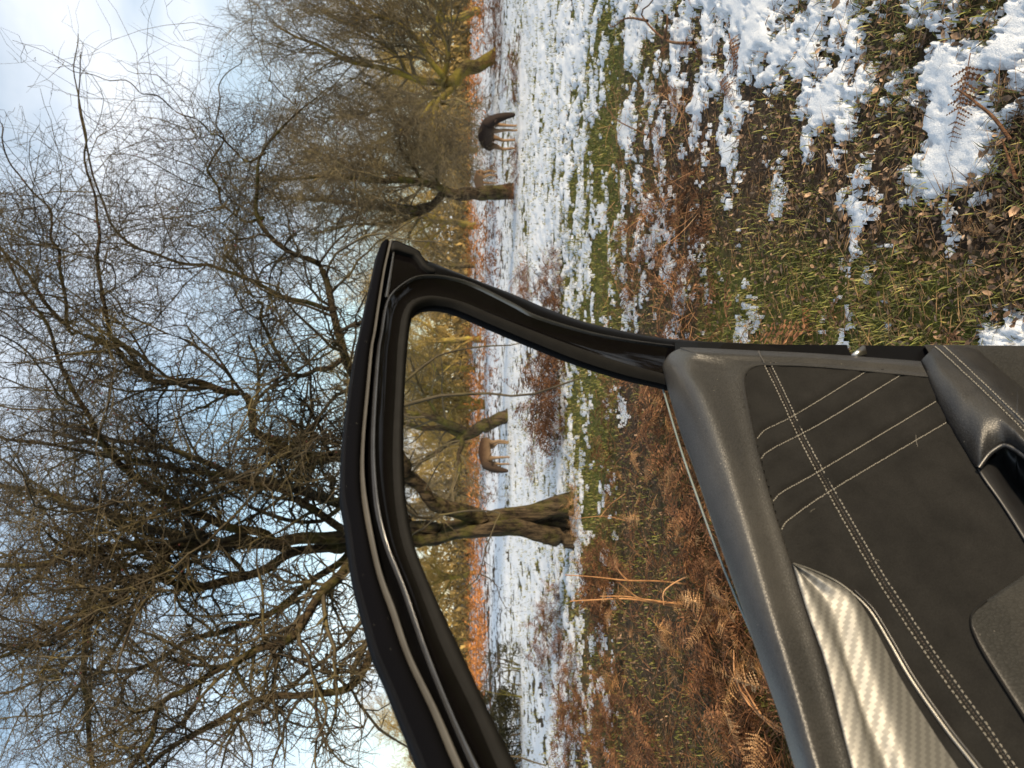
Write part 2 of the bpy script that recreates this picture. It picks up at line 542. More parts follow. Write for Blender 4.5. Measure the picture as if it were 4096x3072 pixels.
x, y, r = ground_points(190000, 1.3, 22, 0.95)
gc = cover_at(GREEN_ROWS, x, y)
sn = snow_field(x, y)
cl = fbm(x * 6, y * 6, 3, 0.6, 61)
k = (rng.random(len(x)) < gc * (0.25 + 1.5 * smooth01(cl, 0.42, 0.62))) & (sn < rng.uniform(-0.05, 0.22, len(x)) + 0.5 * smooth01(cl, 0.5, 0.62) * smooth01(r, 4, 9))
x, y, r = x[k], y[k], r[k]; n = len(x)
h = rng.uniform(0.016, 0.048, n) * (1 + 0.7 * smooth01(r, 3, 12)); w = rng.uniform(0.0011, 0.0024, n) * (1 + smooth01(r, 2.5, 10) * 2.0)
yaw = rng.uniform(0, 2 * np.pi, n); lean = rng.uniform(0.35, 1.45, n)
dx, dy = np.cos(yaw), np.sin(yaw)
base = np.stack([x, y, gz(x, y) - 0.006], -1)
side = np.stack([-dy, dx, np.zeros(n)], -1)
mid = base + np.stack([dx * np.sin(lean * .6) * h * .55, dy * np.sin(lean * .6) * h * .55, np.cos(lean * .6) * h * .55], -1)
tip = mid + np.stack([dx * np.sin(lean * 1.25) * h * .5, dy * np.sin(lean * 1.25) * h * .5, np.cos(lean * 1.25) * h * .5], -1)
V = np.stack([base - side * w[:, None], base + side * w[:, None], mid + side * w[:, None] * .8, mid - side * w[:, None] * .8, tip], 1)
o5 = (np.arange(n) * 5)[:, None]
bag = Bag(); bag.put(V.reshape(-1, 3), np.array([[0, 1, 2, 3]]) + o5, np.array([[3, 2, 4]]) + o5)
GRASS = noise_mat('grass_blades', [(0.3, (0.08, 0.092, 0.018)), (0.5, (0.185, 0.185, 0.038)), (0.62, (0.29, 0.235, 0.085)), (0.75, (0.37, 0.265, 0.13))], 22, 0.6, 0.3, random_tint=0.45)
tag(add('grass', bag.mesh('grass'), GRASS), kind='stuff')

LEAF_T = np.array([(0, 0, 0), (.35, .24, .06), (.75, .2, .1), (1, 0, .02), (.75, -.22, .12), (.35, -.26, .05), (.5, 0, -.03)], float) - np.array((.5, 0, 0))
LEAF_F = np.array([[0, 3, 1], [1, 3, 2], [0, 4, 3], [0, 5, 4]])
x, y, r = ground_points(42000, 1.3, 9, 1.0)
sn = snow_field(x, y); gc = cover_at(GREEN_ROWS, x, y)
k = (sn < rng.uniform(-0.12, 0.06, len(x))) & (rng.random(len(x)) < 1.0 - 0.62 * gc)
x, y, r = x[k], y[k], r[k]; n = len(x)
pos = np.stack([x, y, gz(x, y) + rng.uniform(0.0, 0.014, n)], -1)
bag = Bag()
scatter(bag, LEAF_T, None, LEAF_F, pos, rotm(rng.uniform(0, 6.28, n), rng.normal(0, .6, n), rng.normal(0, .6, n)), rng.uniform(0.007, 0.025, n) * np.where(rng.random(n) < .06, 1.6, 1))
LITTER = noise_mat('dead_leaves', [(0.3, (0.045, 0.028, 0.019)), (0.5, (0.17, 0.105, 0.063)), (0.7, (0.44, 0.29, 0.175))], 31, 0.65, 0.3, random_tint=0.55)
tag(add('leaf_litter', bag.mesh('leaf_litter'), LITTER), kind='stuff')
# bits of stalk and straw among the leaves
x, y, r = ground_points(22000, 1.3, 11, 1.0)
sn = snow_field(x, y)
k = (sn < rng.uniform(-0.1, 0.05, len(x)))
x, y, r = x[k], y[k], r[k]; n = len(x)
L = rng.uniform(0.02, 0.11, n); yw = rng.uniform(0, 6.28, n); A = np.stack([x, y, gz(x, y) + rng.uniform(0, .012, n)], -1)
Bq = A + np.stack([np.cos(yw) * L, np.sin(yw) * L, rng.normal(0.1, .22, n) * L], -1)
bag = Bag(); spikes(bag, A, Bq, rng.uniform(.0007, .0019, n) * (1 + .3 * r / 4))
STRAW = noise_mat('dry_straw', [(0.3, (0.06, 0.035, 0.018)), (0.5, (0.16, 0.10, 0.05)), (0.7, (0.30, 0.20, 0.10))], 17, 0.7, 0.25, random_tint=0.5)
tag(add('straw_litter', bag.mesh('straw_litter'), STRAW), kind='stuff')

# ------------------------------------------------------------------ dead bracken
def grow(start, d, L, r0, nseg, wander, up, taper=0.25, r=rng):
    """Many branches at once as wandering polylines."""
    B = len(start)
    P = np.empty((B, nseg + 1, 3)); P[:, 0] = start
    d = unit(d.copy()); step = (L / nseg)[:, None]
    bend = r.normal(0, 1, (B, 3)) * wander * .5
    for k in range(nseg):
        d = unit(d + r.normal(0, 1, (B, 3)) * wander + bend + np.array((0, 0, up)))
        P[:, k + 1] = P[:, k] + d * step
    R = r0[:, None] * np.linspace(1, taper, nseg + 1)[None]
    return P, R

def frond(pairs, teeth, seed, droop=0.25, width=0.30):
    """Pinnate frond of unit length along +x: flattened stalk and toothed side leaflets."""
    r0 = np.random.default_rng(seed)
    V, T = [], []
    def axis(t):
        return np.array((t, 0.06 * math.sin(3 * t + seed), 0.10 * t - droop * t * t))
    n = 8
    for i in range(n + 1):
        t = i / n; c = axis(t); w = 0.007 * (1 - 0.85 * t)
        V += [c + (0, w, 0), c + (0, -w, 0), c + (0, 0, w * 1.2)]
    for i in range(n):
        a = i * 3; b2 = a + 3
        for p, q in ((0, 1), (1, 2), (2, 0)):
            T += [(a + p, a + q, b2 + q), (a + p, b2 + q, b2 + p)]
    for k in range(pairs):
        t = 0.14 + 0.83 * k / (pairs - 1)
        L = width * (1 - t) ** 0.75 * (0.55 + 0.45 * min(1, t * 4)) + 0.02
        for s in (-1, 1):
            if r0.random() < 0.06: continue
            l = L * r0.uniform(0.75, 1.1); ang_ = math.radians(r0.uniform(52, 78)); sag = r0.uniform(-0.1, 0.75); cup = r0.uniform(-.4, .6)
            d = np.array((math.cos(ang_), s * math.sin(ang_), -sag * 0.5)); d = d / np.linalg.norm(d)
            sd = np.cross(d, (0, 0, 1.0)); sd = sd / np.linalg.norm(sd)
            c0 = axis(t)
            if teeth == 0:
                i0 = len(V)
                V += [c0, c0 + d * l * .45 + sd * l * .13 + (0, 0, .02), c0 + d * l + (0, 0, -sag * l * .5 + cup * l * .2), c0 + d * l * .45 - sd * l * .13 - (0, 0, .02)]
                T += [(i0, i0 + 1, i0 + 2), (i0, i0 + 2, i0 + 3)]
            else:
                i0 = len(V)
                V += [c0 - sd * l * .035, c0 + sd * l * .035, c0 + d * l * .98 + np.array((0, 0, -sag * l * .48))]
                T += [(i0, i0 + 1, i0 + 2)]
                for j in range(teeth):
                    f = j / teeth; f2 = (j + 1.0) / teeth
                    a0 = c0 + d * l * f + np.array((0, 0, -sag * l * .5 * f * f)); a1 = c0 + d * l * f2 + np.array((0, 0, -sag * l * .5 * f2 * f2))
                    hw = l * 0.12 * (1 - 0.7 * f)
                    for e in (-1, 1):
                        i0 = len(V)
                        V += [a0, a1, a0 * .40 + a1 * .60 + sd * e * hw + np.array((0, 0, cup * hw))]
                        T += [(i0, i0 + 1, i0 + 2)]
    return np.array(V), np.array(T)

FR_MID = [frond(14, 2, s, droop=d, width=.26) for s, d in ((1, .2), (2, .5), (3, .8), (4, .35))]
FR_LOW = [frond(6, 0, s, droop=d) for s, d in ((5, .4), (6, .8))]
FR_HI = [frond(18, 5, s, droop=d) for s, d in ((7, .12), (8, .25), (9, .45), (10, .7))]

def bracken_mat(name, stops, tint=0.4):
    m = noise_mat(name, stops, 14, 0.75, 0.2, random_tint=tint)
    nt = m.node_tree; b = nt.nodes['Principled BSDF']; out = nt.nodes['Material Output']
    tr = node(nt, 'ShaderNodeBsdfTranslucent')
    src = b.inputs['Base Color'].links[0].from_socket
    nt.links.new(src, tr.inputs['Color'])
    mx = node(nt, 'ShaderNodeMixShader'); mx.inputs[0].default_value = 0.22
    nt.links.new(b.outputs[0], mx.inputs[1]); nt.links.new(tr.outputs[0], mx.inputs[2]); nt.links.new(mx.outputs[0], out.inputs['Surface'])
    return m
BRACKEN = bracken_mat('dead_bracken', [(0.28, (0.050, 0.024, 0.014)), (0.5, (0.16, 0.075, 0.036)), (0.72, (0.33, 0.17, 0.082))], .6)
BRACKEN_FAR = bracken_mat('dead_bracken_sunlit', [(0.3, (0.24, 0.080, 0.022)), (0.5, (0.46, 0.18, 0.050)), (0.7, (0.60, 0.29, 0.095))])  # far bracken: the orange of low sunlight is put into the colour
BRACKEN_PALE = bracken_mat('dead_bracken_pale', [(0.3, (0.20, 0.105, 0.045)), (0.55, (0.42, 0.24, 0.11)), (0.75, (0.58, 0.39, 0.21))], .5)
STALK = noise_mat('bracken_stalk', [(0.3, (0.15, 0.07, 0.03)), (0.55, (0.46, 0.235, 0.10)), (0.75, (0.64, 0.40, 0.21))], 9, 0.55, 0.35, random_tint=.45)

def put_fronds(bag, templates, x, y, z, size, pitch_lo, pitch_hi, yaw=None):
    n = len(x)
    which = rng.integers(0, len(templates), n)
    yw = rng.uniform(0, 2 * np.pi, n) if yaw is None else yaw
    pt = -rng.uniform(pitch_lo, pitch_hi, n); rl = rng.normal(0, 0.5, n)
    M = rotm(yw, pt, rl)
    pos = np.stack([x, y, z], -1)
    for k, (V, T) in enumerate(templates):
        s = which == k
        scatter(bag, V, None, T, pos[s], M[s], size[s])

# near bed on the left: a tangle of lying fronds
def bed(n, px0, px1, py0, py1, dens_seed, size, tmpl, plo=-0.2, phi=0.75, zhi=0.10, thr=0.42):
    px = rng.uniform(px0, px1, n); py = rng.uniform(py0, py1, n)
    G = ground(px, py)
    G[:, 0] += rng.normal(0, .15, n); G[:, 1] += rng.normal(0, .15, n)
    c = fbm(G[:, 0] * 2.2, G[:, 1] * 2.2, 3, .5, dens_seed)
    k = c > thr
    G = G[k]
    bag = Bag()
    put_fronds(bag, tmpl, G[:, 0], G[:, 1], gz(G[:, 0], G[:, 1]) + rng.uniform(0, zhi, len(G)), rng.uniform(*size, len(G)), plo, phi)
    return bag
tag(add('bracken_bed', bed(1900, 2420, 3250, 1500, 3350, 71, (.11, .32), FR_MID, zhi=0.11, thr=0.48).mesh('bracken_bed'), BRACKEN), kind='stuff')
tag(add('bracken_bed', bed(230, 2480, 3200, 1600, 3350, 72, (.10, .24), FR_HI, plo=-.6, phi=.9, zhi=0.16, thr=0.50).mesh('bracken_bed'), BRACKEN_PALE), kind='stuff')
# a mat of broken stalks and stripped fronds over the bed, and along the strip beyond the door
def stalk_mat(n, px0, px1, py0, py1, lo, hi, rad, seed, lift=.10):
    r = np.random.default_rng(seed)
    G = ground(r.uniform(px0, px1, n), r.uniform(py0, py1, n))
    G[:, 2] = gz(G[:, 0], G[:, 1]) + r.uniform(0, lift, n)
    yw = r.uniform(0, 6.28, n); pt = r.normal(.12, .35, n)
    D = np.stack([np.cos(yw) * np.cos(pt), np.sin(yw) * np.cos(pt), np.sin(pt)], -1)
    P, R = grow(G, D, r.uniform(lo, hi, n), r.uniform(rad * .5, rad, n), 4, .16, -.03, .5, r)
    bag = Bag(); tubes(bag, P, R, 3)
    return bag
tag(add('bracken_stalks', stalk_mat(1300, 2400, 3250, 1500, 3350, .06, .36, .0024, 611).mesh('bracken_stalks', True), BRACKEN), kind='stuff')
tag(add('bracken_stalks', stalk_mat(450, 2440, 2830, 350, 1480, .06, .30, .0022, 612, .05).mesh('bracken_stalks', True), STALK), kind='stuff')
tag(add('bracken_bed', bed(260, 2480, 2830, 780, 1480, 75, (.10, .28), FR_MID, zhi=0.06, thr=0.40).mesh('bracken_bed'), BRACKEN), kind='stuff')
tag(add('bracken_bed', bed(90, 2640, 2860, 250, 900, 76, (.10, .22), FR_HI, zhi=0.03, thr=0.45).mesh('bracken_bed'), BRACKEN), kind='stuff')
# far band before the wood
n = 3200
yy = rng.uniform(30, 74, n); xx = yy * rng.uniform(-.66, .66, n)
c = fbm(xx * .10, yy * .16, 3, .5, 81)
k = c > 0.49; xx, yy = xx[k], yy[k]
bag = Bag(); put_fronds(bag, FR_LOW, xx, yy, gz(xx, yy) + rng.uniform(0, .3, len(xx)), rng.uniform(.6, 1.3, len(xx)), 0.2, 1.3)
tag(add('far_bracken', bag.mesh('far_bracken'), BRACKEN_FAR), kind='stuff')
n = 1500
yy = rng.uniform(27, 52, n); xx = yy * rng.uniform(-.62, .24, n)
c = fbm(xx * .16, yy * .13, 3, .5, 86)
k = c > 0.50; xx, yy = xx[k], yy[k]
bag = Bag(); put_fronds(bag, FR_LOW, xx, yy, gz(xx, yy) + rng.uniform(0, .25, len(xx)), rng.uniform(.6, 1.15, len(xx)), 0.2, 1.3)
tag(add('far_bracken', bag.mesh('far_bracken'), BRACKEN_FAR), kind='stuff')
n = 1300
yy = rng.uniform(20, 32, n); xx = yy * rng.uniform(-.66, .66, n)
c = fbm(xx * .22, yy * .3, 3, .5, 83)
k = (c > 0.50) & (np.abs(xx / yy - .456) > .05); xx, yy = xx[k], yy[k]
bag = Bag(); put_fronds(bag, FR_LOW, xx, yy, gz(xx, yy) + rng.uniform(0, .15, len(xx)), rng.uniform(.3, .7, len(xx)), 0.1, 1.1)
tag(add('far_bracken', bag.mesh('far_bracken'), BRACKEN), kind='stuff')

# single clumps that can be told apart
def clump(px, py, wid, hgt, n, label, mat=BRACKEN, tmpl=FR_MID):
    g = ground(px, py)
    a = rng.uniform(0, 2 * np.pi, n); rr = np.sqrt(rng.random(n))
    x = g[0] + np.cos(a) * rr * wid * .5; y = g[1] + np.sin(a) * rr * wid * .45
    bag = Bag()
    z = gz(x, y) + rng.random(n) * hgt * (1 - rr ** 2) * .75
    put_fronds(bag, tmpl, x, y, z, rng.uniform(.35, .8, n) * min(hgt * 1.3, .75), -0.1, 1.0)
    m_ = 26
    a = rng.uniform(0, 2 * np.pi, m_); rr = np.sqrt(rng.random(m_)) * .5
    A = np.stack([g[0] + np.cos(a) * rr * wid * .8, g[1] + np.sin(a) * rr * wid * .7, np.zeros(m_)], -1); A[:, 2] = gz(A[:, 0], A[:, 1])
    Bq = A + np.stack([rng.normal(0, .35, m_) * wid, rng.normal(0, .35, m_) * wid * .6, rng.uniform(.3, 1.0, m_) * hgt], -1)
    spikes(bag, A, Bq, np.full(m_, .0035))
    me = bag.mesh('bracken_clump')
    me.transform(Matrix.Translation((-g[0], -g[1], 0)))
    o = add('bracken_clump', me, mat, loc=(g[0], g[1], 0))
    tag(o, label, 'bracken', 'clumps of dead bracken in the snow')
clump(2235, 1590, 1.55, .56, 170, 'large rounded brown bracken clump seen through the open door window')
clump(2235, 1190, 1.1, .40, 110, 'brown bracken clump just outside the rear pillar of the door frame')
clump(2110, 1180, 1.3, .45, 80, 'bracken clump behind the one beside the door pillar')
clump(2075, 290, 1.5, .4, 60, 'dark brown bracken at the foot of the leaning mossy trunk')
clump(2010, 130, 2.8, .9, 110, 'reddish bracken clump right of the leaning mossy trunk')
clump(2072, 690, 1.5, .38, 70, 'bracken clump between the dark grazing deer and the straight trunk')
clump(2240, 2480, .9, .30, 70, 'low bracken clump in the snow left of the twisted trunk')
clump(2180, 2560, 1.2, .35, 70, 'ragged bracken clump further back left of the twisted trunk')
clump(2320, 2760, 1.0, .30, 90, 'sprawling bracken clump in front of the dark bush')
clump(2290, 3000, 1.1, .32, 80, 'bracken clump near the left edge before the dark bush')
clump(2420, 2330, .75, .34, 110, 'warm brown bracken at the foot of the twisted trunk')
clump(2318, 2040, .62, .16, 60, 'pale withered fronds hugging the mossy right-hand root of the twisted trunk', BRACKEN_PALE)
clump(2440, 2900, .8, .26, 90, 'dense brown bracken bank left of the bracken stalks')
clump(2130, 1830, 1.0, .2, 40, 'thin low bracken in front of the brown deer')

# upright dead stalks and the bent bundle by the door sill
def stalk(px, py, tops, label, radius=.0035, leaf=None, name='bracken_stalk', fr=3, cat='bracken stalk', group=None):
    g = ground(px, py)
    root = empty(name, (g[0], g[1], gz(g[0], g[1])))
    tag(root, label, cat, group)
    o0 = np.array((g[0], g[1], gz(np.array(g[0]), np.array(g[1]))))
    for pts in tops:
        bag = Bag()
        P = np.array([at(a, b_, Y) for a, b_, Y in pts]) - o0
        sweep(bag, P, [radius, radius * .45], 6)
        add('stalk', bag.mesh('stalk', True), STALK, root)
    if leaf:
        for (a, b_, Y, size, yaw, pit) in leaf:
            V, T = FR_HI[int(rng.integers(0, len(FR_HI)))]
            bag = Bag()
            scatter(bag, V, None, T, (at(a, b_, Y) - o0)[None], rotm(np.array([yaw]), np.array([pit]), np.array([rng.normal(0, .5)])), np.array([size]))
            add('frond', bag.mesh('frond'), BRACKEN_PALE, root)
    return root
stalk(2775, 2405, [[(2775, 2405, 3.65), (2650, 2412, 3.63), (2500, 2395, 3.6), (2370, 2400, 3.58), (2280, 2405, 3.56)],
                   [(2790, 2440, 3.62), (2640, 2415, 3.6), (2520, 2388, 3.58), (2400, 2385, 3.55)],
                   [(2780, 2425, 3.6), (2600, 2400, 3.58), (2550, 2390, 3.55), (2475, 2330, 3.5)]],
      'group of upright orange bracken stalks with a curled frond left of the door', .0062,
      [(2440, 2405, 3.56, .20, 1.2, .9), (2600, 2470, 3.55, .24, 2.6, .8), (2420, 2350, 3.5, .14, 3.6, -.3)], group='upright bracken stalks')
stalk(2770, 2335, [[(2770, 2340, 3.7), (2640, 2325, 3.68), (2510, 2322, 3.65), (2380, 2308, 3.62), (2260, 2300, 3.6)],
                   [(2840, 2330, 3.4), (2760, 2305, 3.42), (2660, 2360, 3.45), (2655, 2420, 3.45)],
                   [(2510, 2322, 3.65), (2480, 2290, 3.64), (2465, 2260, 3.62)]],
      'pale forked bracken stalk standing just right of the orange stalks', .0055, [(2470, 2280, 3.62, .16, .5, -.4)], group='upright bracken stalks')
stalk(2500, 2075, [[(2510, 2085, 5.1), (2420, 2065, 5.08), (2300, 2075, 5.05)], [(2400, 2070, 5.08), (2440, 2020, 5.05), (2500, 1975, 5.02)]],
      'thin reddish stalk standing in front of the twisted trunk', .0035, [(2420, 2030, 5.05, .2, .9, .2)], group='upright bracken stalks')
stalk(3125, 2930, [[(3140, 2930, 2.55), (3060, 2880, 2.58), (2985, 2800, 2.62), (2940, 2700, 2.66), (2935, 2600, 2.7)],
                   [(3140, 2925, 2.54), (3050, 2862, 2.57), (2990, 2770, 2.6), (2970, 2735, 2.62)],
                   [(3138, 2935, 2.55), (3080, 2900, 2.56), (3020, 2830, 2.6), (2960, 2760, 2.63)]],
      'bent bundle of tan stalks emerging beside the door sill', .006, name='bracken_stalk', group='upright bracken stalks')

# fronds lying on the ground near the car, one by one
def lying(px, py, size, yaw, label, mat=BRACKEN, t=0):
    g = ground(px, py)
    V, T = FR_HI[t]
    V = V * size
    V = V @ rotm(np.array([yaw]), np.array([0.04]), np.array([rng.normal(0, .25)]))[0].T
    me = new_mesh('fern_frond', V, None, T)
    o = add('fern_frond', me, mat, loc=(g[0], g[1], float(gz(np.array(g[0]), np.array(g[1]))) + .022))
    tag(o, label, 'fern frond', 'dead fern fronds lying near the car')
lying(2925, 150, .34, 3.6, 'long dead frond lying on snow beside the tangle of branches', t=1)
lying(2890, 330, .26, 3.9, 'reddish dead frond on dark litter at the edge of the snow', t=0)
lying(3560, 850, .13, 2.1, 'small curled frond lying alone on the bare litter', BRACKEN_PALE, 3)
lying(3915, 215, .22, 2.8, 'brown frond crossing the nearest thick snow patch', t=0)
lying(3985, 920, .12, 1.4, 'dead frond on dark soil beside the snow crumbs', BRACKEN_PALE, 1)
lying(3870, 1290, .15, 2.4, 'frond in the grass by the corner of the door armrest', BRACKEN, 1)
lying(3820, 1350, .13, 2.9, 'ridged tan frond hugging the lower door edge', BRACKEN_PALE, 0)
lying(2470, 640, .3, 4.0, 'faded frond in the green strip below the grazing deer', BRACKEN, 2)

# fallen sticks
TWIG = bark_mat('fallen_stick', (0.09, 0.045, 0.025), (0.22, 0.12, 0.065), (0.14, 0.12, 0.06), .2)
def stick(paths, label, r=.007):
    g = ground(paths[0][0][0], paths[0][0][1])
    bag = Bag()
    for pts in paths:
        P = np.array([ground(a, b_) + np.array((0, 0, h_)) for a, b_, h_ in pts])
        P[:, 2] += gz(P[:, 0], P[:, 1])
        sweep(bag, P - np.array((g[0], g[1], 0)), [r, r * .35], 7)
    tag(add('fallen_stick', bag.mesh('fallen_stick', True), TWIG, loc=(g[0], g[1], 0)), label, 'stick', 'fallen sticks on the ground')
stick([[(2790, 175, .02), (2700, 160, .05), (2620, 60, .09), (2660, 20, .1), (2700, -20, .1)], [(2640, 85, .08), (2560, 75, .1), (2500, 110, .1), (2480, 95, .1)], [(2700, 160, .05), (2720, 90, .06), (2705, 60, .04)]],
      'reddish forked stick propped in the snow', .009)
stick([[(4090, 560, .03), (4060, 470, .05), (3990, 400, .06), (3925, 370, .05), (3870, 360, .03)], [(4090, 720, .02), (4075, 560, .04)]], 'dark curved stick lying across the nearest snow', .0045)
stick([[(2600, 540, .02), (2500, 480, .06), (2440, 430, .08), (2340, 505, .1)]], 'thin bare stick leaning over the green strip', .005)
stick([[(2700, 790, .02), (2640, 800, .06), (2590, 770, .05)]], 'short orange stick on the dark litter', .006)
stick([[(2610, 2770, .05), (2690, 2720, .12), (2790, 2640, .06)]], 'straight tan stick lying in the bracken left of the door', .006)

# ------------------------------------------------------------------ trees
def spawn(P, R, m, t0, t1, a0, a1, r=rng):
    B, N = P.shape[:2]
    t = (r.uniform(0, 1, (B, m)) + np.arange(m)) / m
    t = t0 + (t1 - t0) * t
    f = t * (N - 1); i = np.minimum(f.astype(int), N - 2); w = f - i
    bi = np.arange(B)[:, None]
    S = P[bi, i] * (1 - w[..., None]) + P[bi, i + 1] * w[..., None]
    T = unit(P[bi, i + 1] - P[bi, i])
    rr = R[bi, i] * (1 - w) + R[bi, i + 1] * w
    q = r.normal(0, 1, T.shape); q = unit(q - (q * T).sum(-1, keepdims=True) * T)
    a = r.uniform(a0, a1, (B, m))[..., None]
    D = np.cos(a) * T + np.sin(a) * q
    return S.reshape(-1, 3), D.reshape(-1, 3), rr.ravel(), t.ravel()

def crown(bag, P, R, levels, seed, clip=None, rmin=.0019):
    """levels: (count, t0, t1, ang0, ang1, len_lo, len_hi, nseg, rscale, wander, up, sides). Returns the last level."""
    r = np.random.default_rng(seed)
    last = None
    for (m_, t0, t1, a0, a1, l0, l1, ns, rs, wa, up, sides) in levels:
        S, D, rr, t = spawn(P, R, m_, t0, t1, math.radians(a0), math.radians(a1), r)
        if clip is not None:
            k = clip(S); S, D, rr, t = S[k], D[k], rr[k], t[k]
        L = r.uniform(l0, l1, len(S)) * (1.15 - 0.5 * t)
        r0 = np.maximum(rr * rs * r.uniform(.7, 1.1, len(S)), rmin)
        if sides == 1:
            D = D + np.array((0, 0, up)); D = unit(D)
            spikes(bag, S, S + D * L[:, None], r0)
            return P, R
        P, R = grow(S, D, L, r0, ns, wa, up, .35, r)
        tubes(bag, P, R, sides)
    return P, R

def gnarl(P, amp, seed):
    r = np.random.default_rng(seed)
    Q = np.array(P)
    n = len(Q)
    for c in range(3):
        k = r.normal(0, 1, n + 8); k = np.convolve(k, np.array([1, 3, 5, 6, 5, 3, 1, 0, 0]) / 12, 'valid')
        Q[1:, c] += amp * k[1:]
    return Q

def px_poly(pts, n, amp=0.0, seed=0):
    P = np.array([at(a, b_, Y) for a, b_, Y in pts])
    P = resample(P, n)
    return gnarl(P, amp, seed) if amp else P

def make_tree(name, label, group, base, trunk, limbs, levels, bark, twig, seed, sides=12, flute=0.10, clip=None, berries=0, cat='tree', limb_n=26, gn=.02, also_trunk=True, rmin=.0019, gt=None):
    """trunk and limbs: lists of (pixel polyline with depth, r_start, r_end)."""
    root = empty(name, base)
    tag(root, label, cat, group)
    b0 = np.array(base, float)
    bag = Bag(); allP, allR = [], []
    for i, (pts, ra, rb) in enumerate(trunk):
        P = px_poly(pts, limb_n, gn if gt is None else gt, seed + i) - b0
        R = np.linspace(1, 0, limb_n) ** .8 * (ra - rb) + rb
        R = R * (1 + .18 * np.clip(1 - np.arange(limb_n) / (limb_n * .16), 0, 1) ** 1.5)
        tubes(bag, P[None], R[None], sides, flute, seed + i)
        if also_trunk: allP.append(P); allR.append(R)
    add('trunk', bag.mesh('trunk', True), bark, root)
    for i, (pts, ra, rb) in enumerate(limbs):
        bag = Bag()
        P = px_poly(pts, limb_n, gn * 1.1, seed + 50 + i) - b0
        R = np.linspace(ra, rb, limb_n)
        tubes(bag, P[None], R[None], 8, .06, seed + 70 + i)
        add('limb', bag.mesh('limb', True), bark, root)
        allP.append(P); allR.append(R)
    bag = Bag()
    cl = (lambda S: clip(S + b0)) if clip else None
    P, R = crown(bag, np.array(allP), np.array(allR), levels, seed + 5, cl, rmin)
    add('crown', bag.mesh('crown', True), twig, root)
    if berries:
        r = np.random.default_rng(seed + 9)
        P = P.reshape(-1, P.shape[1], 3)
        pick = r.integers(0, len(P), berries)
        c = P[pick, r.integers(1, P.shape[1], berries)] + r.normal(0, .02, (berries, 3))
        V = np.array([(1, 0, 0), (-1, 0, 0), (0, 1, 0), (0, -1, 0), (0, 0, 1.1), (0, 0, -1.1), ], float) * .0072
        T = np.array([(0, 2, 4), (2, 1, 4), (1, 3, 4), (3, 0, 4), (2, 0, 5), (1, 2, 5), (3, 1, 5), (0, 3, 5)])
        bag = Bag(); scatter(bag, V, None, T, c, rotm(r.uniform(0, 6, berries), r.normal(0, .4, berries), r.normal(0, .4, berries)), r.uniform(.8, 1.25, berries))
        o = add('berries', bag.mesh('berries', True), BERRY, root); o['kind'] = 'stuff'
    return root

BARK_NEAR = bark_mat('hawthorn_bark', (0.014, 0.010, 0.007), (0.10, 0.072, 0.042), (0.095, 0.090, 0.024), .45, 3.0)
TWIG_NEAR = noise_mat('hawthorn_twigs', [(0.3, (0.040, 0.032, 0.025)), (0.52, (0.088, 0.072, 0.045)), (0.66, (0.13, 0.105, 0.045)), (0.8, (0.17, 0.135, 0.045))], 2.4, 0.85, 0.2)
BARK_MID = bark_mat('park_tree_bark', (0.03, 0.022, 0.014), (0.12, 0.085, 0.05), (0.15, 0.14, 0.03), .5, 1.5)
BARK_MOSS_SUNLIT = bark_mat('sunlit_mossy_bark', (0.06, 0.043, 0.022), (0.22, 0.16, 0.07), (0.32, 0.25, 0.045), .7, 1.0)  # moss tone yellowed: sunlight on the trunks painted into the bark
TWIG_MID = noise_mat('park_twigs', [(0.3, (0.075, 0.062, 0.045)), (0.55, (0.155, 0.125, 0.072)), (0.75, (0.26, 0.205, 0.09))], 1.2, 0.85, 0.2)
TWIG_SUNLIT = noise_mat('sunlit_twigs', [(0.3, (0.18, 0.125, 0.042)), (0.55, (0.35, 0.25, 0.075)), (0.75, (0.52, 0.39, 0.10))], 0.6, 0.85, 0.2)  # gold of the sunlit far crowns painted into the twig colour
BERRY = plain_mat('haws', (0.11, 0.012, 0.012), 0.35, 0.5)

# the twisted hawthorn beside the car
gb = ground(2300, 2090)
HAW_TRUNK = [
 ([(2352, 2012, 7.35), (2312, 2020, 7.35), (2220, 2030, 7.35), (2140, 2046, 7.38), (1990, 2070, 7.42), (1869, 2105, 7.45), (1754, 2119, 7.45), (1642, 2121, 7.42), (1500, 2135, 7.4), (1380, 2150, 7.35), (1200, 2160, 7.3), (1000, 2165, 7.2)], .098, .05),
 ([(2350, 2176, 7.4), (2300, 2165, 7.4), (2240, 2155, 7.38), (2160, 2132, 7.33), (2060, 2108, 7.28), (1980, 2118, 7.27), (1869, 2132, 7.3), (1754, 2150, 7.35), (1640, 2162, 7.38), (1500, 2172, 7.4), (1380, 2185, 7.45), (1150, 2200, 7.6)], .088, .045),
 ([(2350, 2100, 7.55), (2290, 2100, 7.55), (2180, 2090, 7.52), (2050, 2085, 7.5), (1930, 2100, 7.5)], .085, .06),
]
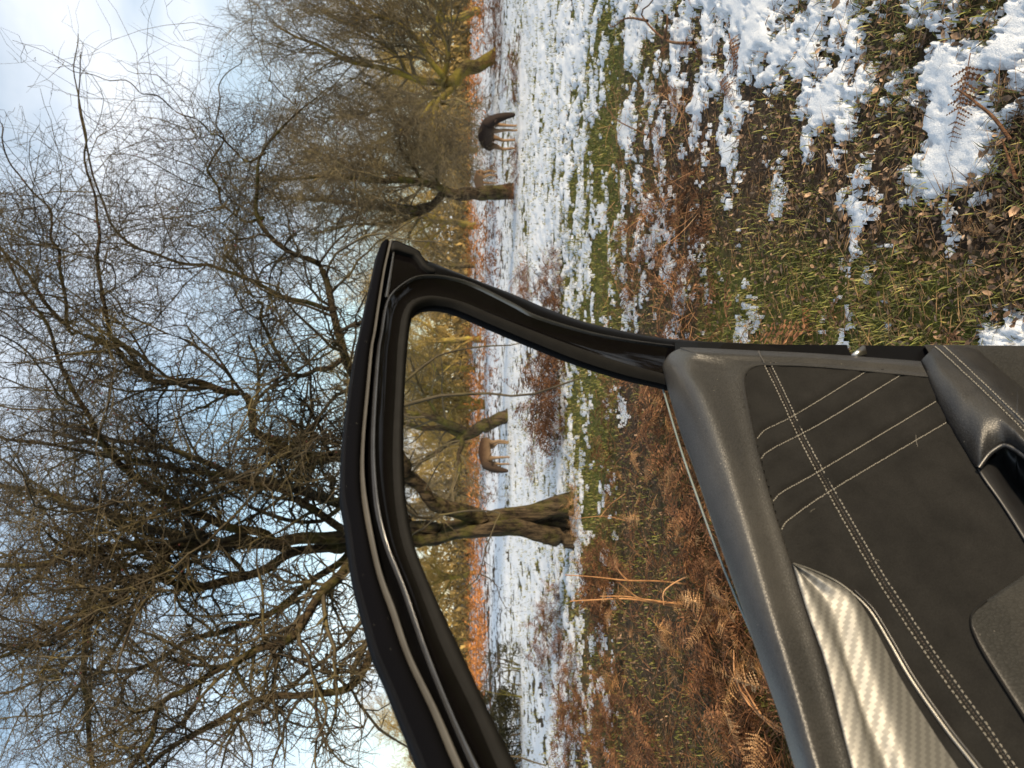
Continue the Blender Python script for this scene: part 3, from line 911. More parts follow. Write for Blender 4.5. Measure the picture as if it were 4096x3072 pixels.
HAW_LIMBS = [
 ([(1460, 2165, 7.4), (1330, 2080, 7.2), (1200, 2000, 7.0), (1050, 1960, 6.9), (850, 1900, 6.8), (600, 1850, 6.7), (300, 1780, 6.6), (0, 1720, 6.5), (-80, 1700, 6.5)], .042, .01),
 ([(1430, 2175, 7.4), (1300, 2290, 7.5), (1150, 2400, 7.6), (950, 2500, 7.7), (700, 2600, 7.8), (400, 2680, 7.9), (0, 2750, 8.0), (-80, 2770, 8.0)], .042, .01),
 ([(1930, 2085, 7.4), (1869, 2060, 7.3), (1800, 2035, 7.2), (1754, 2008, 7.12), (1715, 1977, 7.05), (1658, 1930, 7.0), (1623, 1900, 6.95), (1500, 1850, 6.9), (1390, 1828, 6.9), (1250, 1830, 6.9), (1120, 1775, 6.85)], .085, .042),
 ([(1120, 1775, 6.85), (1010, 1730, 6.8), (1025, 1668, 6.75), (987, 1581, 6.7), (850, 1540, 6.6), (720, 1520, 6.5), (600, 1500, 6.4), (480, 1440, 6.3), (300, 1340, 6.2), (150, 1150, 6.1), (40, 1000, 6.0), (-80, 900, 6.0)], .042, .006),
 ([(1623, 1900, 6.95), (1540, 1720, 6.8), (1450, 1560, 6.65), (1385, 1420, 6.5), (1330, 1240, 6.4), (1296, 1040, 6.3), (1160, 985, 6.25), (1045, 880, 6.2), (1005, 790, 6.1), (1020, 690, 6.0), (1100, 540, 5.95), (1190, 420, 5.9), (1310, 340, 5.85)], .048, .0035),
 ([(1000, 2165, 7.2), (800, 2178, 7.1), (620, 2190, 7.0), (430, 2200, 6.9), (200, 2230, 6.8), (-100, 2270, 6.7)], .055, .02),
 ([(1150, 2200, 7.6), (1000, 2185, 7.7), (800, 2150, 7.8), (520, 2080, 7.9), (200, 1990, 8.0), (-150, 1900, 8.1)], .05, .018),
 ([(1640, 2077, 7.5), (1500, 2060, 7.6), (1380, 2020, 7.7), (1200, 1960, 7.8), (1000, 1900, 7.9), (760, 1830, 8.0), (500, 1760, 8.1), (200, 1700, 8.2)], .06, .016),
 ([(1500, 2180, 7.4), (1400, 2230, 7.2), (1330, 2310, 7.0), (1171, 2516, 6.7), (1040, 2600, 6.55), (886, 2668, 6.4), (760, 2760, 6.3), (684, 2808, 6.2), (560, 3000, 6.0), (450, 3200, 5.9)], .056, .015),
 ([(1600, 2240, 7.3), (1540, 2420, 7.1), (1470, 2620, 6.9), (1400, 2770, 6.7), (1250, 2790, 6.6), (1090, 2800, 6.5), (937, 2814, 6.4), (780, 2930, 6.3), (633, 3048, 6.2), (400, 3200, 6.1)], .05, .014),
 ([(1200, 2200, 7.5), (1000, 2320, 7.3), (800, 2345, 7.2), (520, 2330, 7.1), (360, 2390, 7.0), (305, 2500, 6.95), (330, 2700, 6.9), (345, 2900, 6.8), (350, 3100, 6.7)], .05, .018),
 ([(1100, 2170, 7.2), (900, 2080, 7.0), (700, 2010, 6.8), (560, 1930, 6.6), (440, 1800, 6.4), (330, 1640, 6.2), (250, 1450, 6.0), (140, 1250, 5.8), (40, 1080, 5.7), (-60, 950, 5.7)], .045, .005),
 ([(700, 2190, 7.0), (600, 2300, 6.7), (450, 2420, 6.4), (250, 2520, 6.2), (60, 2600, 6.0), (-150, 2700, 5.8)], .035, .012),
 ([(1330, 1240, 6.4), (1180, 1190, 6.5), (980, 1120, 6.6), (780, 1060, 6.7), (560, 980, 6.7), (420, 800, 6.6), (360, 660, 6.5), (300, 400, 6.4), (330, 210, 6.3)], .022, .004),
 ([(1065, 610, 5.97), (981, 640, 6.0), (900, 575, 5.95), (772, 481, 5.9), (544, 367, 5.8), (330, 295, 5.7), (206, 253, 5.65)], .0085, .0022),
 ([(590, 1498, 6.4), (500, 1400, 6.2), (420, 1260, 6.0), (385, 1040, 5.9), (390, 800, 5.85), (376, 640, 5.8), (345, 400, 5.75), (318, 180, 5.7), (312, 150, 5.7)], .017, .003),
 ([(1045, 880, 6.2), (930, 860, 6.3), (840, 700, 6.3), (880, 500, 6.3), (900, 330, 6.2), (960, 200, 6.2)], .014, .003),
 ([(1385, 1420, 6.5), (1200, 1500, 6.6), (1100, 1400, 6.6), (1040, 1250, 6.5), (1000, 1100, 6.5), (900, 960, 6.4)], .025, .006),
 ([(300, 1340, 6.2), (180, 860, 6.0), (90, 700, 5.9), (0, 520, 5.8), (-60, 430, 5.8)], .014, .004),
 ([(1187, 424, 5.9), (1120, 380, 6.1), (1050, 250, 6.3), (1000, 80, 6.3), (985, -40, 6.3)], .006, .003),
]
HAW_DROOP = [
 ([(1760, 2060, 6.9), (1880, 2040, 6.7), (1992, 2050, 6.5), (1985, 2080, 6.4), (1940, 2200, 6.3), (1912, 2307, 6.2), (1826, 2381, 6.1), (1770, 2449, 6.05), (1735, 2510, 6.0)], .009, .003),
 ([(1920, 2290, 6.2), (1975, 2330, 6.15), (2005, 2400, 6.1), (2035, 2450, 6.1)], .006, .002),
 ([(1640, 2150, 7.2), (1740, 2080, 6.9), (1800, 2110, 6.8), (1840, 2145, 6.8)], .009, .003),
 ([(1700, 1960, 6.9), (1760, 1850, 6.7), (1830, 1890, 6.5), (1950, 1960, 6.4)], .008, .003),
 ([(1900, 3300, 5.5), (2010, 3060, 5.4), (2060, 3030, 5.35), (2180, 3060, 5.3)], .016, .005),
]
SPURS = (5, .05, 1.0, 35, 95, .018, .06, 1, .55, 0, .1, 1)
_hr = np.random.default_rng(404)
def haw_clip(S):
    """The crown thins out towards its right-hand and upper edge."""
    edge = 1.75 - 0.55 * (S[:, 2] - 4.5)
    thin = 1 - smooth01(S[:, 0] / np.maximum(S[:, 1], 1) * 6.5, edge - .5, edge + .6)
    return (S[:, 1] > 3.9) & (S[:, 2] > 1.9) & (_hr.random(len(S)) < .20 + .80 * thin)
haw = make_tree('hawthorn_tree', 'gnarled hawthorn with twisted double trunk and tangled bare crown behind the open door', 'bare trees in the park',
    (gb[0], gb[1], 0), HAW_TRUNK, HAW_LIMBS,
    [(31, .13, 1.0, 35, 85, .5, 1.9, 9, .55, .21, .03, 4),
     (14, .08, 1.0, 35, 85, .22, .90, 5, .62, .42, .02, 3),
     (6, .08, 1.0, 35, 90, .07, .36, 2, .72, .55, .02, 3),
     (1, .1, 1.0, 35, 95, .015, .055, 1, .75, 0, .1, 1)],
    BARK_NEAR, TWIG_NEAR, 101, sides=16, flute=.13, clip=haw_clip, berries=1200, limb_n=44, gn=.030, gt=.013, also_trunk=False)
for i, (pts, ra, rb) in enumerate(HAW_DROOP):
    bag = Bag()
    P = px_poly(pts, 22, .006, 300 + i) - np.array((gb[0], gb[1], 0)); R = np.linspace(ra, rb, 22)
    tubes(bag, P[None], R[None], 6)
    crown(bag, P[None], R[None], [(7, .2, 1, 40, 75, .08, .35, 4, .5, .2, 0, 4), SPURS], 310 + i)
    add('limb', bag.mesh('limb', True), TWIG_NEAR, haw)

def std_levels(a, b_, c, s=1.0, up=.05, last=True):
    lv = [(a, .15, 1, 25, 65, 1.2 * s, 2.6 * s, 8, .45, .14, up, 5),
          (b_, .12, 1, 25, 65, .5 * s, 1.3 * s, 5, .5, .16, up, 3),
          (c, .1, 1, 25, 70, .2 * s, .6 * s, 3, .5, .18, up, 3)]
    return lv if last else lv[:2]

g = ground(2062, 770)
make_tree('park_tree', 'straight upright trunk under a dense brush of branches, right of the car door', 'bare trees in the park', (g[0], g[1], 0),
 [([(2085, 762, 15.5), (2064, 765, 15.5), (2010, 770, 15.5), (1950, 772, 15.5), (1850, 772, 15.5), (1765, 768, 15.5)], .165, .11)],
 [([(1790, 760, 15.5), (1730, 735, 15.3), (1640, 715, 15.1), (1500, 720, 14.9), (1300, 705, 14.8), (1080, 715, 14.7)], .09, .02),
  ([(1770, 775, 15.5), (1745, 815, 15.6), (1690, 825, 15.7), (1640, 838, 15.8), (1500, 830, 15.9), (1300, 800, 16), (1100, 790, 16)], .10, .02),
  ([(1740, 815, 15.6), (1690, 850, 15.5), (1560, 890, 15.3), (1400, 900, 15.2), (1250, 930, 15.1)], .06, .015),
  ([(1690, 740, 15.2), (1560, 680, 15.4), (1380, 640, 15.6), (1200, 600, 15.8)], .05, .012),
  ([(1700, 735, 15.3), (1640, 650, 15), (1600, 560, 14.8), (1640, 480, 14.7)], .045, .012),
  ([(1700, 830, 15.6), (1660, 900, 15.4), (1640, 980, 15.2), (1690, 1060, 15.1)], .04, .01),
  ([(1770, 755, 15.4), (1745, 700, 15.2), (1760, 640, 15.1), (1800, 600, 15.0)], .03, .008)],
 [(26, .12, 1, 15, 65, .8, 2.3, 8, .45, .16, .10, 4), (11, .12, 1, 25, 70, .35, 1.0, 3, .55, .24, .05, 3), (6, .1, 1, 25, 75, .15, .55, 2, .6, .25, .03, 3)],
 BARK_MID, TWIG_MID, 201, sides=12, flute=.10, gn=.02, also_trunk=False, rmin=.0042)

g = ground(1975, 235)
make_tree('park_tree', 'leaning yellow-lit mossy trunk with wide spreading crown at the right of the glade', 'bare trees in the park', (g[0], g[1], 0),
 [([(1995, 222, 25), (1978, 228, 25), (1950, 238, 25), (1900, 268, 25), (1850, 292, 25), (1810, 340, 25), (1770, 330, 25)], .27, .20)],
 [([(1815, 345, 25), (1760, 400, 24.8), (1730, 480, 24.6), (1760, 570, 24.4), (1800, 640, 24.3), (1840, 690, 24.2)], .13, .03),
  ([(1800, 335, 25), (1700, 330, 25), (1600, 300, 25), (1480, 260, 25), (1350, 220, 25), (1200, 160, 25), (1100, 100, 25)], .14, .03),
  ([(1790, 330, 25), (1740, 260, 24.6), (1690, 180, 24.4), (1600, 100, 24.2), (1500, 60, 24), (1350, -20, 24)], .12, .03),
  ([(1770, 300, 25), (1790, 200, 24.5), (1750, 100, 24.3), (1780, 0, 24), (1800, -80, 24)], .10, .03),
  ([(1790, 350, 25), (1690, 400, 25.3), (1560, 430, 25.5), (1400, 460, 25.7), (1250, 470, 26)], .11, .025),
  ([(1640, 310, 25), (1560, 200, 25.4), (1420, 120, 25.6), (1250, 20, 26), (1150, -60, 26)], .07, .02),
  ([(1740, 400, 24.8), (1660, 480, 24.6), (1560, 540, 24.5), (1420, 600, 24.4), (1300, 640, 24.4)], .07, .02)],
 [(28, .12, 1, 15, 65, 1.4, 3.8, 8, .45, .13, .09, 4), (11, .12, 1, 20, 65, .6, 1.8, 3, .55, .18, .07, 3), (6, .1, 1, 20, 65, .35, 1.1, 2, .6, .18, .06, 3)],
 BARK_MOSS_SUNLIT, TWIG_MID, 211, flute=.12, gn=.04, also_trunk=False, rmin=.007)

g = ground(2032, 1672)
make_tree('park_tree', 'dark forked tree framed in the door window above the brown deer', 'bare trees in the park', (g[0], g[1], 0),
 [([(2052, 1655, 17.9), (2036, 1662, 17.9), (1985, 1682, 17.9), (1930, 1712, 17.9), (1885, 1730, 17.9), (1850, 1738, 17.9)], .20, .13)],
 [([(1880, 1728, 17.9), (1830, 1700, 17.8), (1780, 1675, 17.7), (1720, 1660, 17.6), (1640, 1650, 17.5), (1500, 1600, 17.4), (1350, 1560, 17.3)], .10, .025),
  ([(1870, 1735, 17.9), (1800, 1722, 18.0), (1700, 1715, 18.1), (1600, 1690, 18.2), (1450, 1680, 18.3)], .09, .025),
  ([(1880, 1735, 17.9), (1850, 1765, 17.8), (1838, 1800, 17.7), (1832, 1860, 17.6), (1835, 1915, 17.5), (1815, 1960, 17.5)], .075, .02),
  ([(1845, 1740, 17.9), (1780, 1790, 18.1), (1700, 1830, 18.2), (1600, 1880, 18.4), (1450, 1930, 18.5)], .07, .02),
  ([(1760, 1670, 17.7), (1700, 1590, 17.6), (1660, 1500, 17.5), (1640, 1420, 17.4)], .045, .012)],
 [(15, .15, 1, 25, 70, .7, 1.9, 8, .4, .18, .04, 4), (7, .12, 1, 30, 70, .3, .9, 5, .5, .2, .03, 3), (5, .1, 1, 30, 70, .12, .4, 3, .5, .2, .02, 3)],
 BARK_MID, TWIG_MID, 221, flute=.12, gn=.03, also_trunk=False, rmin=.0045)

g = ground(1942, 1612)
make_tree('park_tree', 'sunlit yellow trunk with three stems behind the dark forked tree', 'bare trees in the park', (g[0], g[1], 0),
 [([(1944, 1612, 34), (1900, 1605, 34), (1850, 1598, 34), (1780, 1590, 34), (1700, 1570, 34)], .19, .12),
  ([(1940, 1625, 34), (1890, 1630, 34), (1840, 1625, 34), (1760, 1640, 34)], .14, .09)],
 [([(1780, 1590, 34), (1680, 1540, 34), (1550, 1520, 34), (1420, 1480, 34)], .14, .04),
  ([(1840, 1620, 34), (1740, 1640, 34), (1620, 1660, 34), (1500, 1700, 34)], .12, .04),
  ([(1800, 1595, 34), (1760, 1500, 34), (1700, 1430, 34), (1600, 1400, 34)], .11, .03),
  ([(1850, 1605, 33.5), (1800, 1660, 33), (1840, 1720, 33), (1790, 1780, 33)], .08, .02)],
 [(16, .15, 1, 20, 60, 1.2, 3.2, 7, .42, .14, .06, 4), (7, .12, 1, 20, 65, .6, 1.6, 4, .5, .15, .05, 3), (6, .1, 1, 20, 65, .3, .9, 3, .5, .16, .04, 3)],
 BARK_MOSS_SUNLIT, TWIG_SUNLIT, 231, gn=.04, rmin=.008)

g = ground(1924, 1356)
make_tree('park_tree', 'slim sunlit trunk seen in the corner of the window beside the rear pillar', 'bare trees in the park', (g[0], g[1], 0),
 [([(1926, 1356, 40), (1860, 1358, 40), (1780, 1365, 40), (1700, 1360, 40)], .17, .12)],
 [([(1780, 1365, 40), (1700, 1300, 40), (1600, 1240, 40), (1480, 1200, 40)], .09, .03),
  ([(1760, 1365, 40), (1650, 1400, 40), (1520, 1420, 40), (1400, 1430, 40)], .09, .03),
  ([(1790, 1362, 40), (1740, 1450, 40), (1680, 1510, 40)], .07, .02)],
 [(16, .15, 1, 20, 60, 1.2, 3.4, 7, .42, .13, .06, 4), (7, .12, 1, 20, 65, .6, 1.7, 4, .5, .15, .05, 3), (6, .1, 1, 20, 65, .3, .9, 3, .5, .16, .04, 3)],
 BARK_MOSS_SUNLIT, TWIG_SUNLIT, 241, gn=.04, rmin=.008)

# scattered trees further back, each grown once or copied with its own turn and size
def wild_tree(seed, bark, twig, H=8.5, spread=1.0):
    r = np.random.default_rng(seed)
    root = empty('parkland_tree')
    n = 10
    P = np.zeros((1, n, 3)); P[0, :, 2] = np.linspace(0, H * .42, n); P[0, 1:, :2] = np.cumsum(r.normal(0, .07, (n - 1, 2)), 0)
    R = np.linspace(.24, .13, n)[None] * r.uniform(.8, 1.1)
    bag = Bag(); tubes(bag, P, R, 9, .08, seed)
    m_ = 7
    S, D, rr, t = spawn(P, R, m_, .45, 1.0, math.radians(20), math.radians(60), r)
    LP, LR = grow(S, D, r.uniform(.45, .65, len(S)) * H * spread, rr * .6, 12, .10, .07, .2, r)
    tubes(bag, LP, LR, 6)
    add('trunk', bag.mesh('trunk', True), bark, root)
    bag = Bag()
    crown(bag, LP, LR, [(13, .1, 1, 20, 65, .14 * H, .34 * H, 6, .45, .13, .05, 3), (8, .1, 1, 20, 65, .07 * H, .20 * H, 4, .55, .15, .04, 3), (8, .1, 1, 20, 70, .035 * H, .11 * H, 2, .6, .15, .03, 3)], seed + 1, None, .010)
    add('crown', bag.mesh('crown', True), twig, root)
    return root
def copy_tree(root):
    c = root.copy(); COL.objects.link(c)
    for ch in list(root.children):
        k_ = ch.copy(); COL.objects.link(k_); k_.parent = c
    return c
PROTO = [wild_tree(401, BARK_MID, TWIG_SUNLIT), wild_tree(402, BARK_MOSS_SUNLIT, TWIG_SUNLIT, 8.0, 1.15), wild_tree(403, BARK_MID, TWIG_MID, 7.5)]
SPOTS = [  # px of foot, py, proto, scale, label
 (1925, 50, 1, 1.05, 'spreading golden-lit tree at the far right behind the leaning trunk'),
 (1905, 420, 0, .95, 'bare tree behind the dark grazing deer'),
 (1912, 600, 2, .8, 'small brown tree between the dark deer and the straight trunk'),
 (1905, 900, 1, 1.1, 'golden-lit bushy tree left of the straight trunk'),
 (1900, 1060, 0, 1.15, 'bare tree just beyond the top corner of the door frame'),
 (1898, 1250, 2, 1.25, 'brown twiggy tree behind the rear pillar'),
 (1900, 1480, 1, 1.1, 'golden-lit tree deep in the wood seen through the window'),
 (1905, 1770, 0, .8, 'far bare tree behind the brown deer'),
 (1912, 1980, 2, .8, 'far brown tree right of the twisted trunk in the window'),
 (1905, 2290, 1, .85, 'golden-lit tree just left of the twisted trunk in the window'),
 (1915, 2560, 0, .6, 'low golden-lit tree behind the dark bush'),
 (1925, 2950, 0, .78, 'orange sunlit tree showing above the door frame at far left'),
]
for i, (px, py, k_, s, lab) in enumerate(SPOTS):
    first = all(q[2] != k_ for q in SPOTS[:i])
    o = PROTO[k_] if first else copy_tree(PROTO[k_])
    g = ground(px, py)
    o.location = (g[0], g[1], float(gz(np.array(g[0]), np.array(g[1]))) - .05)
    o.rotation_euler = (0, 0, i * 1.37)
    o.scale = (s, s, s)
    tag(o, lab, 'tree', 'bare trees at the edge of the wood')

# the woods: beyond the glade, and unseen trees added behind the car to filter the low sun
def wood(name, S, Hh, seed, kids, twigs, bark):
    r = np.random.default_rng(seed)
    bag = Bag(); n_ = len(S)
    P, R = grow(S, np.tile((0, 0, 1.0), (n_, 1)), Hh * .95, np.full(n_, .20), 6, .07, .2, .25, r)
    tubes(bag, P, R, 4)
    S2, D, rr, t = spawn(P, R, kids, .12, 1, .4, 1.1, r)
    P, R = grow(S2, D, np.repeat(Hh, kids) * r.uniform(.2, .45, len(S2)), np.maximum(rr * .5, .05), 4, .14, .06, .4, r)
    tubes(bag, P, R, 3)
    S2, D, rr, t = spawn(P, R, twigs, .1, 1, .3, 1.2, r)
    spikes(bag, S2, S2 + unit(D + np.array((0, 0, .25))) * r.uniform(.5, 1.9, len(S2))[:, None], np.full(len(S2), .045))
    return tag(add(name, bag.mesh(name, True), bark), kind='stuff')
r = np.random.default_rng(77)
Y = r.uniform(80, 150, 130); X = Y * r.uniform(-.75, .75, 130)
wood('far_wood', np.stack([X, Y, gz(X, Y)], -1), r.uniform(6, 10, 130), 78, 13, 9, TWIG_SUNLIT)
q_ = r.uniform(24, 44, 34); w_ = r.uniform(-34, 34, 34)
X = SUN_H[0] * q_ - SUN_H[1] * w_; Y = SUN_H[1] * q_ + SUN_H[0] * w_
ok = Y < X * 1.2 - 8
X, Y = X[ok], Y[ok]
wood('sun_filter_wood', np.stack([X, Y, gz(X, Y)], -1), r.uniform(5, 9, len(X)), 79, 12, 8, TWIG_MID)

# undergrowth hedge at the foot of the wood
HEDGE = noise_mat('undergrowth', [(0.3, (0.08, 0.058, 0.025)), (0.55, (0.24, 0.165, 0.06)), (0.75, (0.42, 0.30, 0.095))], .5, .9, .15, random_tint=.5)  # brightened: golden sun and pale haze put into the colour
n = 26000
Y = r.uniform(66, 120, n); X = Y * r.uniform(-.75, .75, n)
top = 1.8 + 6.0 * fbm(X * .07, Y * .05, 4, .55, 19)
Z = gz(X, Y) + r.random(n) ** 1.1 * top
bag = Bag()
LV = np.array([(-.5, 0, 0), (0, -.22, .1), (.5, 0, 0), (0, .22, .1)])
scatter(bag, LV, [[0, 1, 2, 3]], None, np.stack([X, Y, Z], -1), rotm(r.uniform(0, 6.28, n), r.normal(0, .9, n), r.normal(0, .9, n)), r.uniform(.35, 1.0, n))
tag(add('far_undergrowth', bag.mesh('far_undergrowth'), HEDGE), kind='stuff')

# dark evergreen bush at the left
g = ground(2085, 2850)
BUSH = noise_mat('gorse_green', [(0.3, (0.016, 0.016, 0.007)), (0.55, (0.045, 0.042, 0.017)), (0.75, (0.085, 0.07, 0.03))], 5, .8, .2, random_tint=.5)
root = empty('gorse_bush', (g[0], g[1], 0))
tag(root, 'dark green gorse bush with gaps of snow, below the sloping door frame', 'bush')
r = np.random.default_rng(55)
n = 15000
a = r.uniform(0, 6.283, n); b2 = r.random(n)
lob = r.integers(0, 9, n)
cx_ = np.array([-1.15, -.75, -.35, .1, .5, .85, 1.05, -.1, .6]); cz_ = np.array([.3, .55, .62, .5, .62, .45, .25, .25, .28]); cr_ = np.array([.42, .46, .45, .36, .42, .38, .3, .5, .4])
dirv = unit(r.normal(0, 1, (n, 3)))
q = dirv * (cr_[lob] * r.uniform(.45, 1.08, n))[:, None]
c = np.stack([cx_[lob] + q[:, 0], q[:, 1] * .9 + r.normal(0, .1, n), cz_[lob] + q[:, 2]], -1)
keepm = (c[:, 2] > .02) & (fbm(c[:, 0] * 3.1 + 5, c[:, 2] * 3.1 + c[:, 1], 3, .6, 8) > .42)
c = c[keepm]; n = len(c)
bag = Bag(); spikes(bag, c, c + unit(dirv[keepm] + r.normal(0, .6, (n, 3)) + (0, 0, .3)) * r.uniform(.03, .12, n)[:, None], np.full(n, .008))
add('foliage', bag.mesh('foliage'), BUSH, root)['kind'] = 'stuff'
bag = Bag()
m_ = 26
S = np.stack([r.uniform(-.9, .9, m_), r.normal(0, .2, m_), np.zeros(m_)], -1)
P, R = grow(S, np.stack([S[:, 0] * .5, r.normal(0, .3, m_), np.ones(m_)], -1), r.uniform(.5, 1.0, m_), np.full(m_, .016), 7, .12, .03, .3, r)
tubes(bag, P, R, 5)
crown(bag, P, R, [(8, .2, 1, 25, 70, .1, .35, 4, .5, .2, .05, 3)], 56)
add('stems', bag.mesh('stems', True), BARK_MID, root)

# ------------------------------------------------------------------ deer
def deer_mat(name, back, flank, leg, dark_fore=None):
    m, nt, b = base_mat(name, 0.9, 0.12)
    tc = node(nt, 'ShaderNodeTexCoord')
    sp = node(nt, 'ShaderNodeSeparateXYZ'); nt.links.new(tc.outputs['Object'], sp.inputs[0])
    nz = node(nt, 'ShaderNodeTexNoise', Scale=14.0, Detail=3); nt.links.new(tc.outputs['Object'], nz.inputs['Vector'])
    ad = node(nt, 'ShaderNodeMath', operation='MULTIPLY_ADD'); nt.links.new(nz.outputs['Fac'], ad.inputs[0]); ad.inputs[1].default_value = .12
    nt.links.new(sp.outputs['Z'], ad.inputs[2])
    r = ramp(nt, [(0.12, leg), (0.42, leg), (0.62, flank), (0.80, back)])
    nt.links.new(ad.outputs[0], r.inputs['Fac'])
    col = r.outputs['Color']
    if dark_fore is not None:
        mr = node(nt, 'ShaderNodeMapRange'); mr.inputs['From Min'].default_value = .30; mr.inputs['From Max'].default_value = .44
        nt.links.new(sp.outputs['X'], mr.inputs['Value'])
        mx = node(nt, 'ShaderNodeMix'); mx.data_type = 'RGBA'
        nt.links.new(mr.outputs['Result'], mx.inputs['Factor']); nt.links.new(col, mx.inputs[6]); mx.inputs[7].default_value = (*dark_fore, 1)
        col = mx.outputs[2]
    nt.links.new(col, b.inputs['Base Color'])
    bn = node(nt, 'ShaderNodeTexNoise', Scale=120.0, Detail=2); nt.links.new(tc.outputs['Object'], bn.inputs['Vector'])
    bp = node(nt, 'ShaderNodeBump', Strength=.5, Distance=.006); nt.links.new(bn.outputs['Fac'], bp.inputs['Height']); nt.links.new(bp.outputs['Normal'], b.inputs['Normal'])
    return m
EYE_MAT = plain_mat('deer_eye', (0.01, 0.008, 0.006), .12, .6)

def make_deer(loc, yaw, scale, mat, label, head_yaw=0.0, step=0.0, build=1.0):
    root = empty('fallow_deer', loc, yaw); root.scale = (scale * build, scale, scale)
    tag(root, label, 'deer', 'grazing fallow deer')
    V, E, R = [], [], []
    def v(p, r, prev=None):
        V.append(p); R.append(r if isinstance(r, tuple) else (r, r))
        if prev is not None: E.append((prev, len(V) - 1))
        return len(V) - 1
    hip = v((-.36, 0, .71), .15)
    t0 = v((-.14, 0, .67), .19, hip); t1 = v((.10, 0, .66), .195, t0); sh = v((.27, 0, .69), .17, t1)
    n0 = v((.40, 0, .65), .125, sh)
    cy, sy = math.cos(head_yaw), math.sin(head_yaw)
    def hp(x, y, z): return (.42 + (x - .42) * cy - y * sy, (x - .42) * sy + y * cy, z)
    n1 = v(hp(.49, 0, .54), .115, n0)
    h0 = v(hp(.56, 0, .41), .100, n1); h1 = v(hp(.59, 0, .28), .088, h0); h2 = v(hp(.615, 0, .15), .058, h1); v(hp(.625, 0, .065), .042, h2)
    for s in (-1, 1):
        e0 = v(hp(.53, s * .085, .47), .018, h0); e1 = v(hp(.52, s * .145, .49), .030, e0); v(hp(.51, s * .21, .50), .010, e1)
    tl = v((-.49, 0, .73), .04, hp and hip); v((-.52, 0, .62), .03, tl)
    for s in (-1, 1):
        st = step * s
        a = v((-.36, s * .10, .60), .105, hip); k = v((-.27 + st * .4, s * .105, .47), .07, a); h = v((-.41 + st, s * .095, .30), .038, k)
        f = v((-.375 + st, s * .09, .09), .027, h); v((-.36 + st, s * .09, .012), .025, f)
        a = v((.26, s * .085, .56), .08, sh); k = v((.25 - st * .3, s * .085, .42), .046, a); h = v((.265 - st, s * .08, .26), .034, k)
        f = v((.255 - st, s * .08, .08), .026, h); v((.27 - st, s * .08, .012), .023, f)
    me = bpy.data.meshes.new('body'); me.from_pydata(V, E, []); me.update()
    o = add('body', me, mat, root)
    sk = o.modifiers.new('skin', 'SKIN'); sk.use_smooth_shade = True
    for i, rr in enumerate(R):
        o.data.skin_vertices[0].data[i].radius = rr
        o.data.skin_vertices[0].data[i].use_root = (i == 0)
    ss = o.modifiers.new('sub', 'SUBSURF'); ss.levels = 2; ss.render_levels = 2
    for s in (-1, 1):
        bag = Bag()
        P = np.array(hp(.615, s * .062, .33))
        V8 = np.array([(1, 0, 0), (-1, 0, 0), (0, 1, 0), (0, -1, 0), (0, 0, 1), (0, 0, -1)], float) * .011
        T8 = np.array([(0, 2, 4), (2, 1, 4), (1, 3, 4), (3, 0, 4), (2, 0, 5), (1, 2, 5), (3, 1, 5), (0, 3, 5)])
        bag.put(V8 + P, None, T8); add('eye', bag.mesh('eye', True), EYE_MAT, root)
    return root

def on_ground(px, py):
    g = ground(px, py); return (g[0], g[1], float(gz(np.array(g[0]), np.array(g[1]))))
DEER_DARK = deer_mat('dark_deer_coat', (0.030, 0.020, 0.016), (0.060, 0.044, 0.034), (0.26, 0.17, 0.10), dark_fore=(.028, .020, .017))
DEER_BROWN = deer_mat('brown_deer_coat', (0.036, 0.020, 0.012), (0.12, 0.078, 0.046), (0.22, 0.15, 0.09), dark_fore=(0.040, 0.027, 0.019))
DEER_PALE = deer_mat('tan_deer_coat', (0.20, 0.11, 0.055), (0.24, 0.145, 0.08), (0.34, 0.22, 0.12))
make_deer(on_ground(2078, 540), math.radians(-70), .95, DEER_DARK, 'blackish brown deer with head down grazing on the snow, right of the straight trunk', head_yaw=math.radians(35), step=.03, build=.82)
make_deer(on_ground(2042, 1812), math.radians(226), .90, DEER_BROWN, 'brown deer with pale belly, head down, seen through the door window', head_yaw=0.1, step=.05)
make_deer(on_ground(1987, 722), math.radians(112), .90, DEER_PALE, 'tan deer lit orange, rump towards us, half behind the straight trunk')

# ------------------------------------------------------------------ the open car door
TH = math.radians(42)
D_A = np.array((math.cos(TH), math.sin(TH), 0.0))            # along the door, hinge to lock
D_N = np.array((math.sin(TH), -math.cos(TH), 0.0))           # out of the trim, into the cabin
D_O = at(2657, 1460, 1.05)
TUM = math.radians(22)
G_N = D_N * math.cos(TUM) - np.array((0, 0, 1.0)) * math.sin(TUM)
G_O = D_O - D_N * 0.05
def DP(p):
    """[px, py, t] on the trim plane lifted t metres into the cabin."""
    p = np.asarray(p, float); v = ray(p[..., 0], p[..., 1])
    k = (p[..., 2] + (D_N * (D_O - EYE)).sum()) / (v @ D_N)
    return EYE + v * k[..., None]
def GP(p):
    """[px, py, t] on the leaning plane of the window frame."""
    p = np.asarray(p, float); v = ray(p[..., 0], p[..., 1])
    k = (p[..., 2] + (G_N * (G_O - EYE)).sum()) / (v @ G_N)
    return EYE + v * k[..., None]

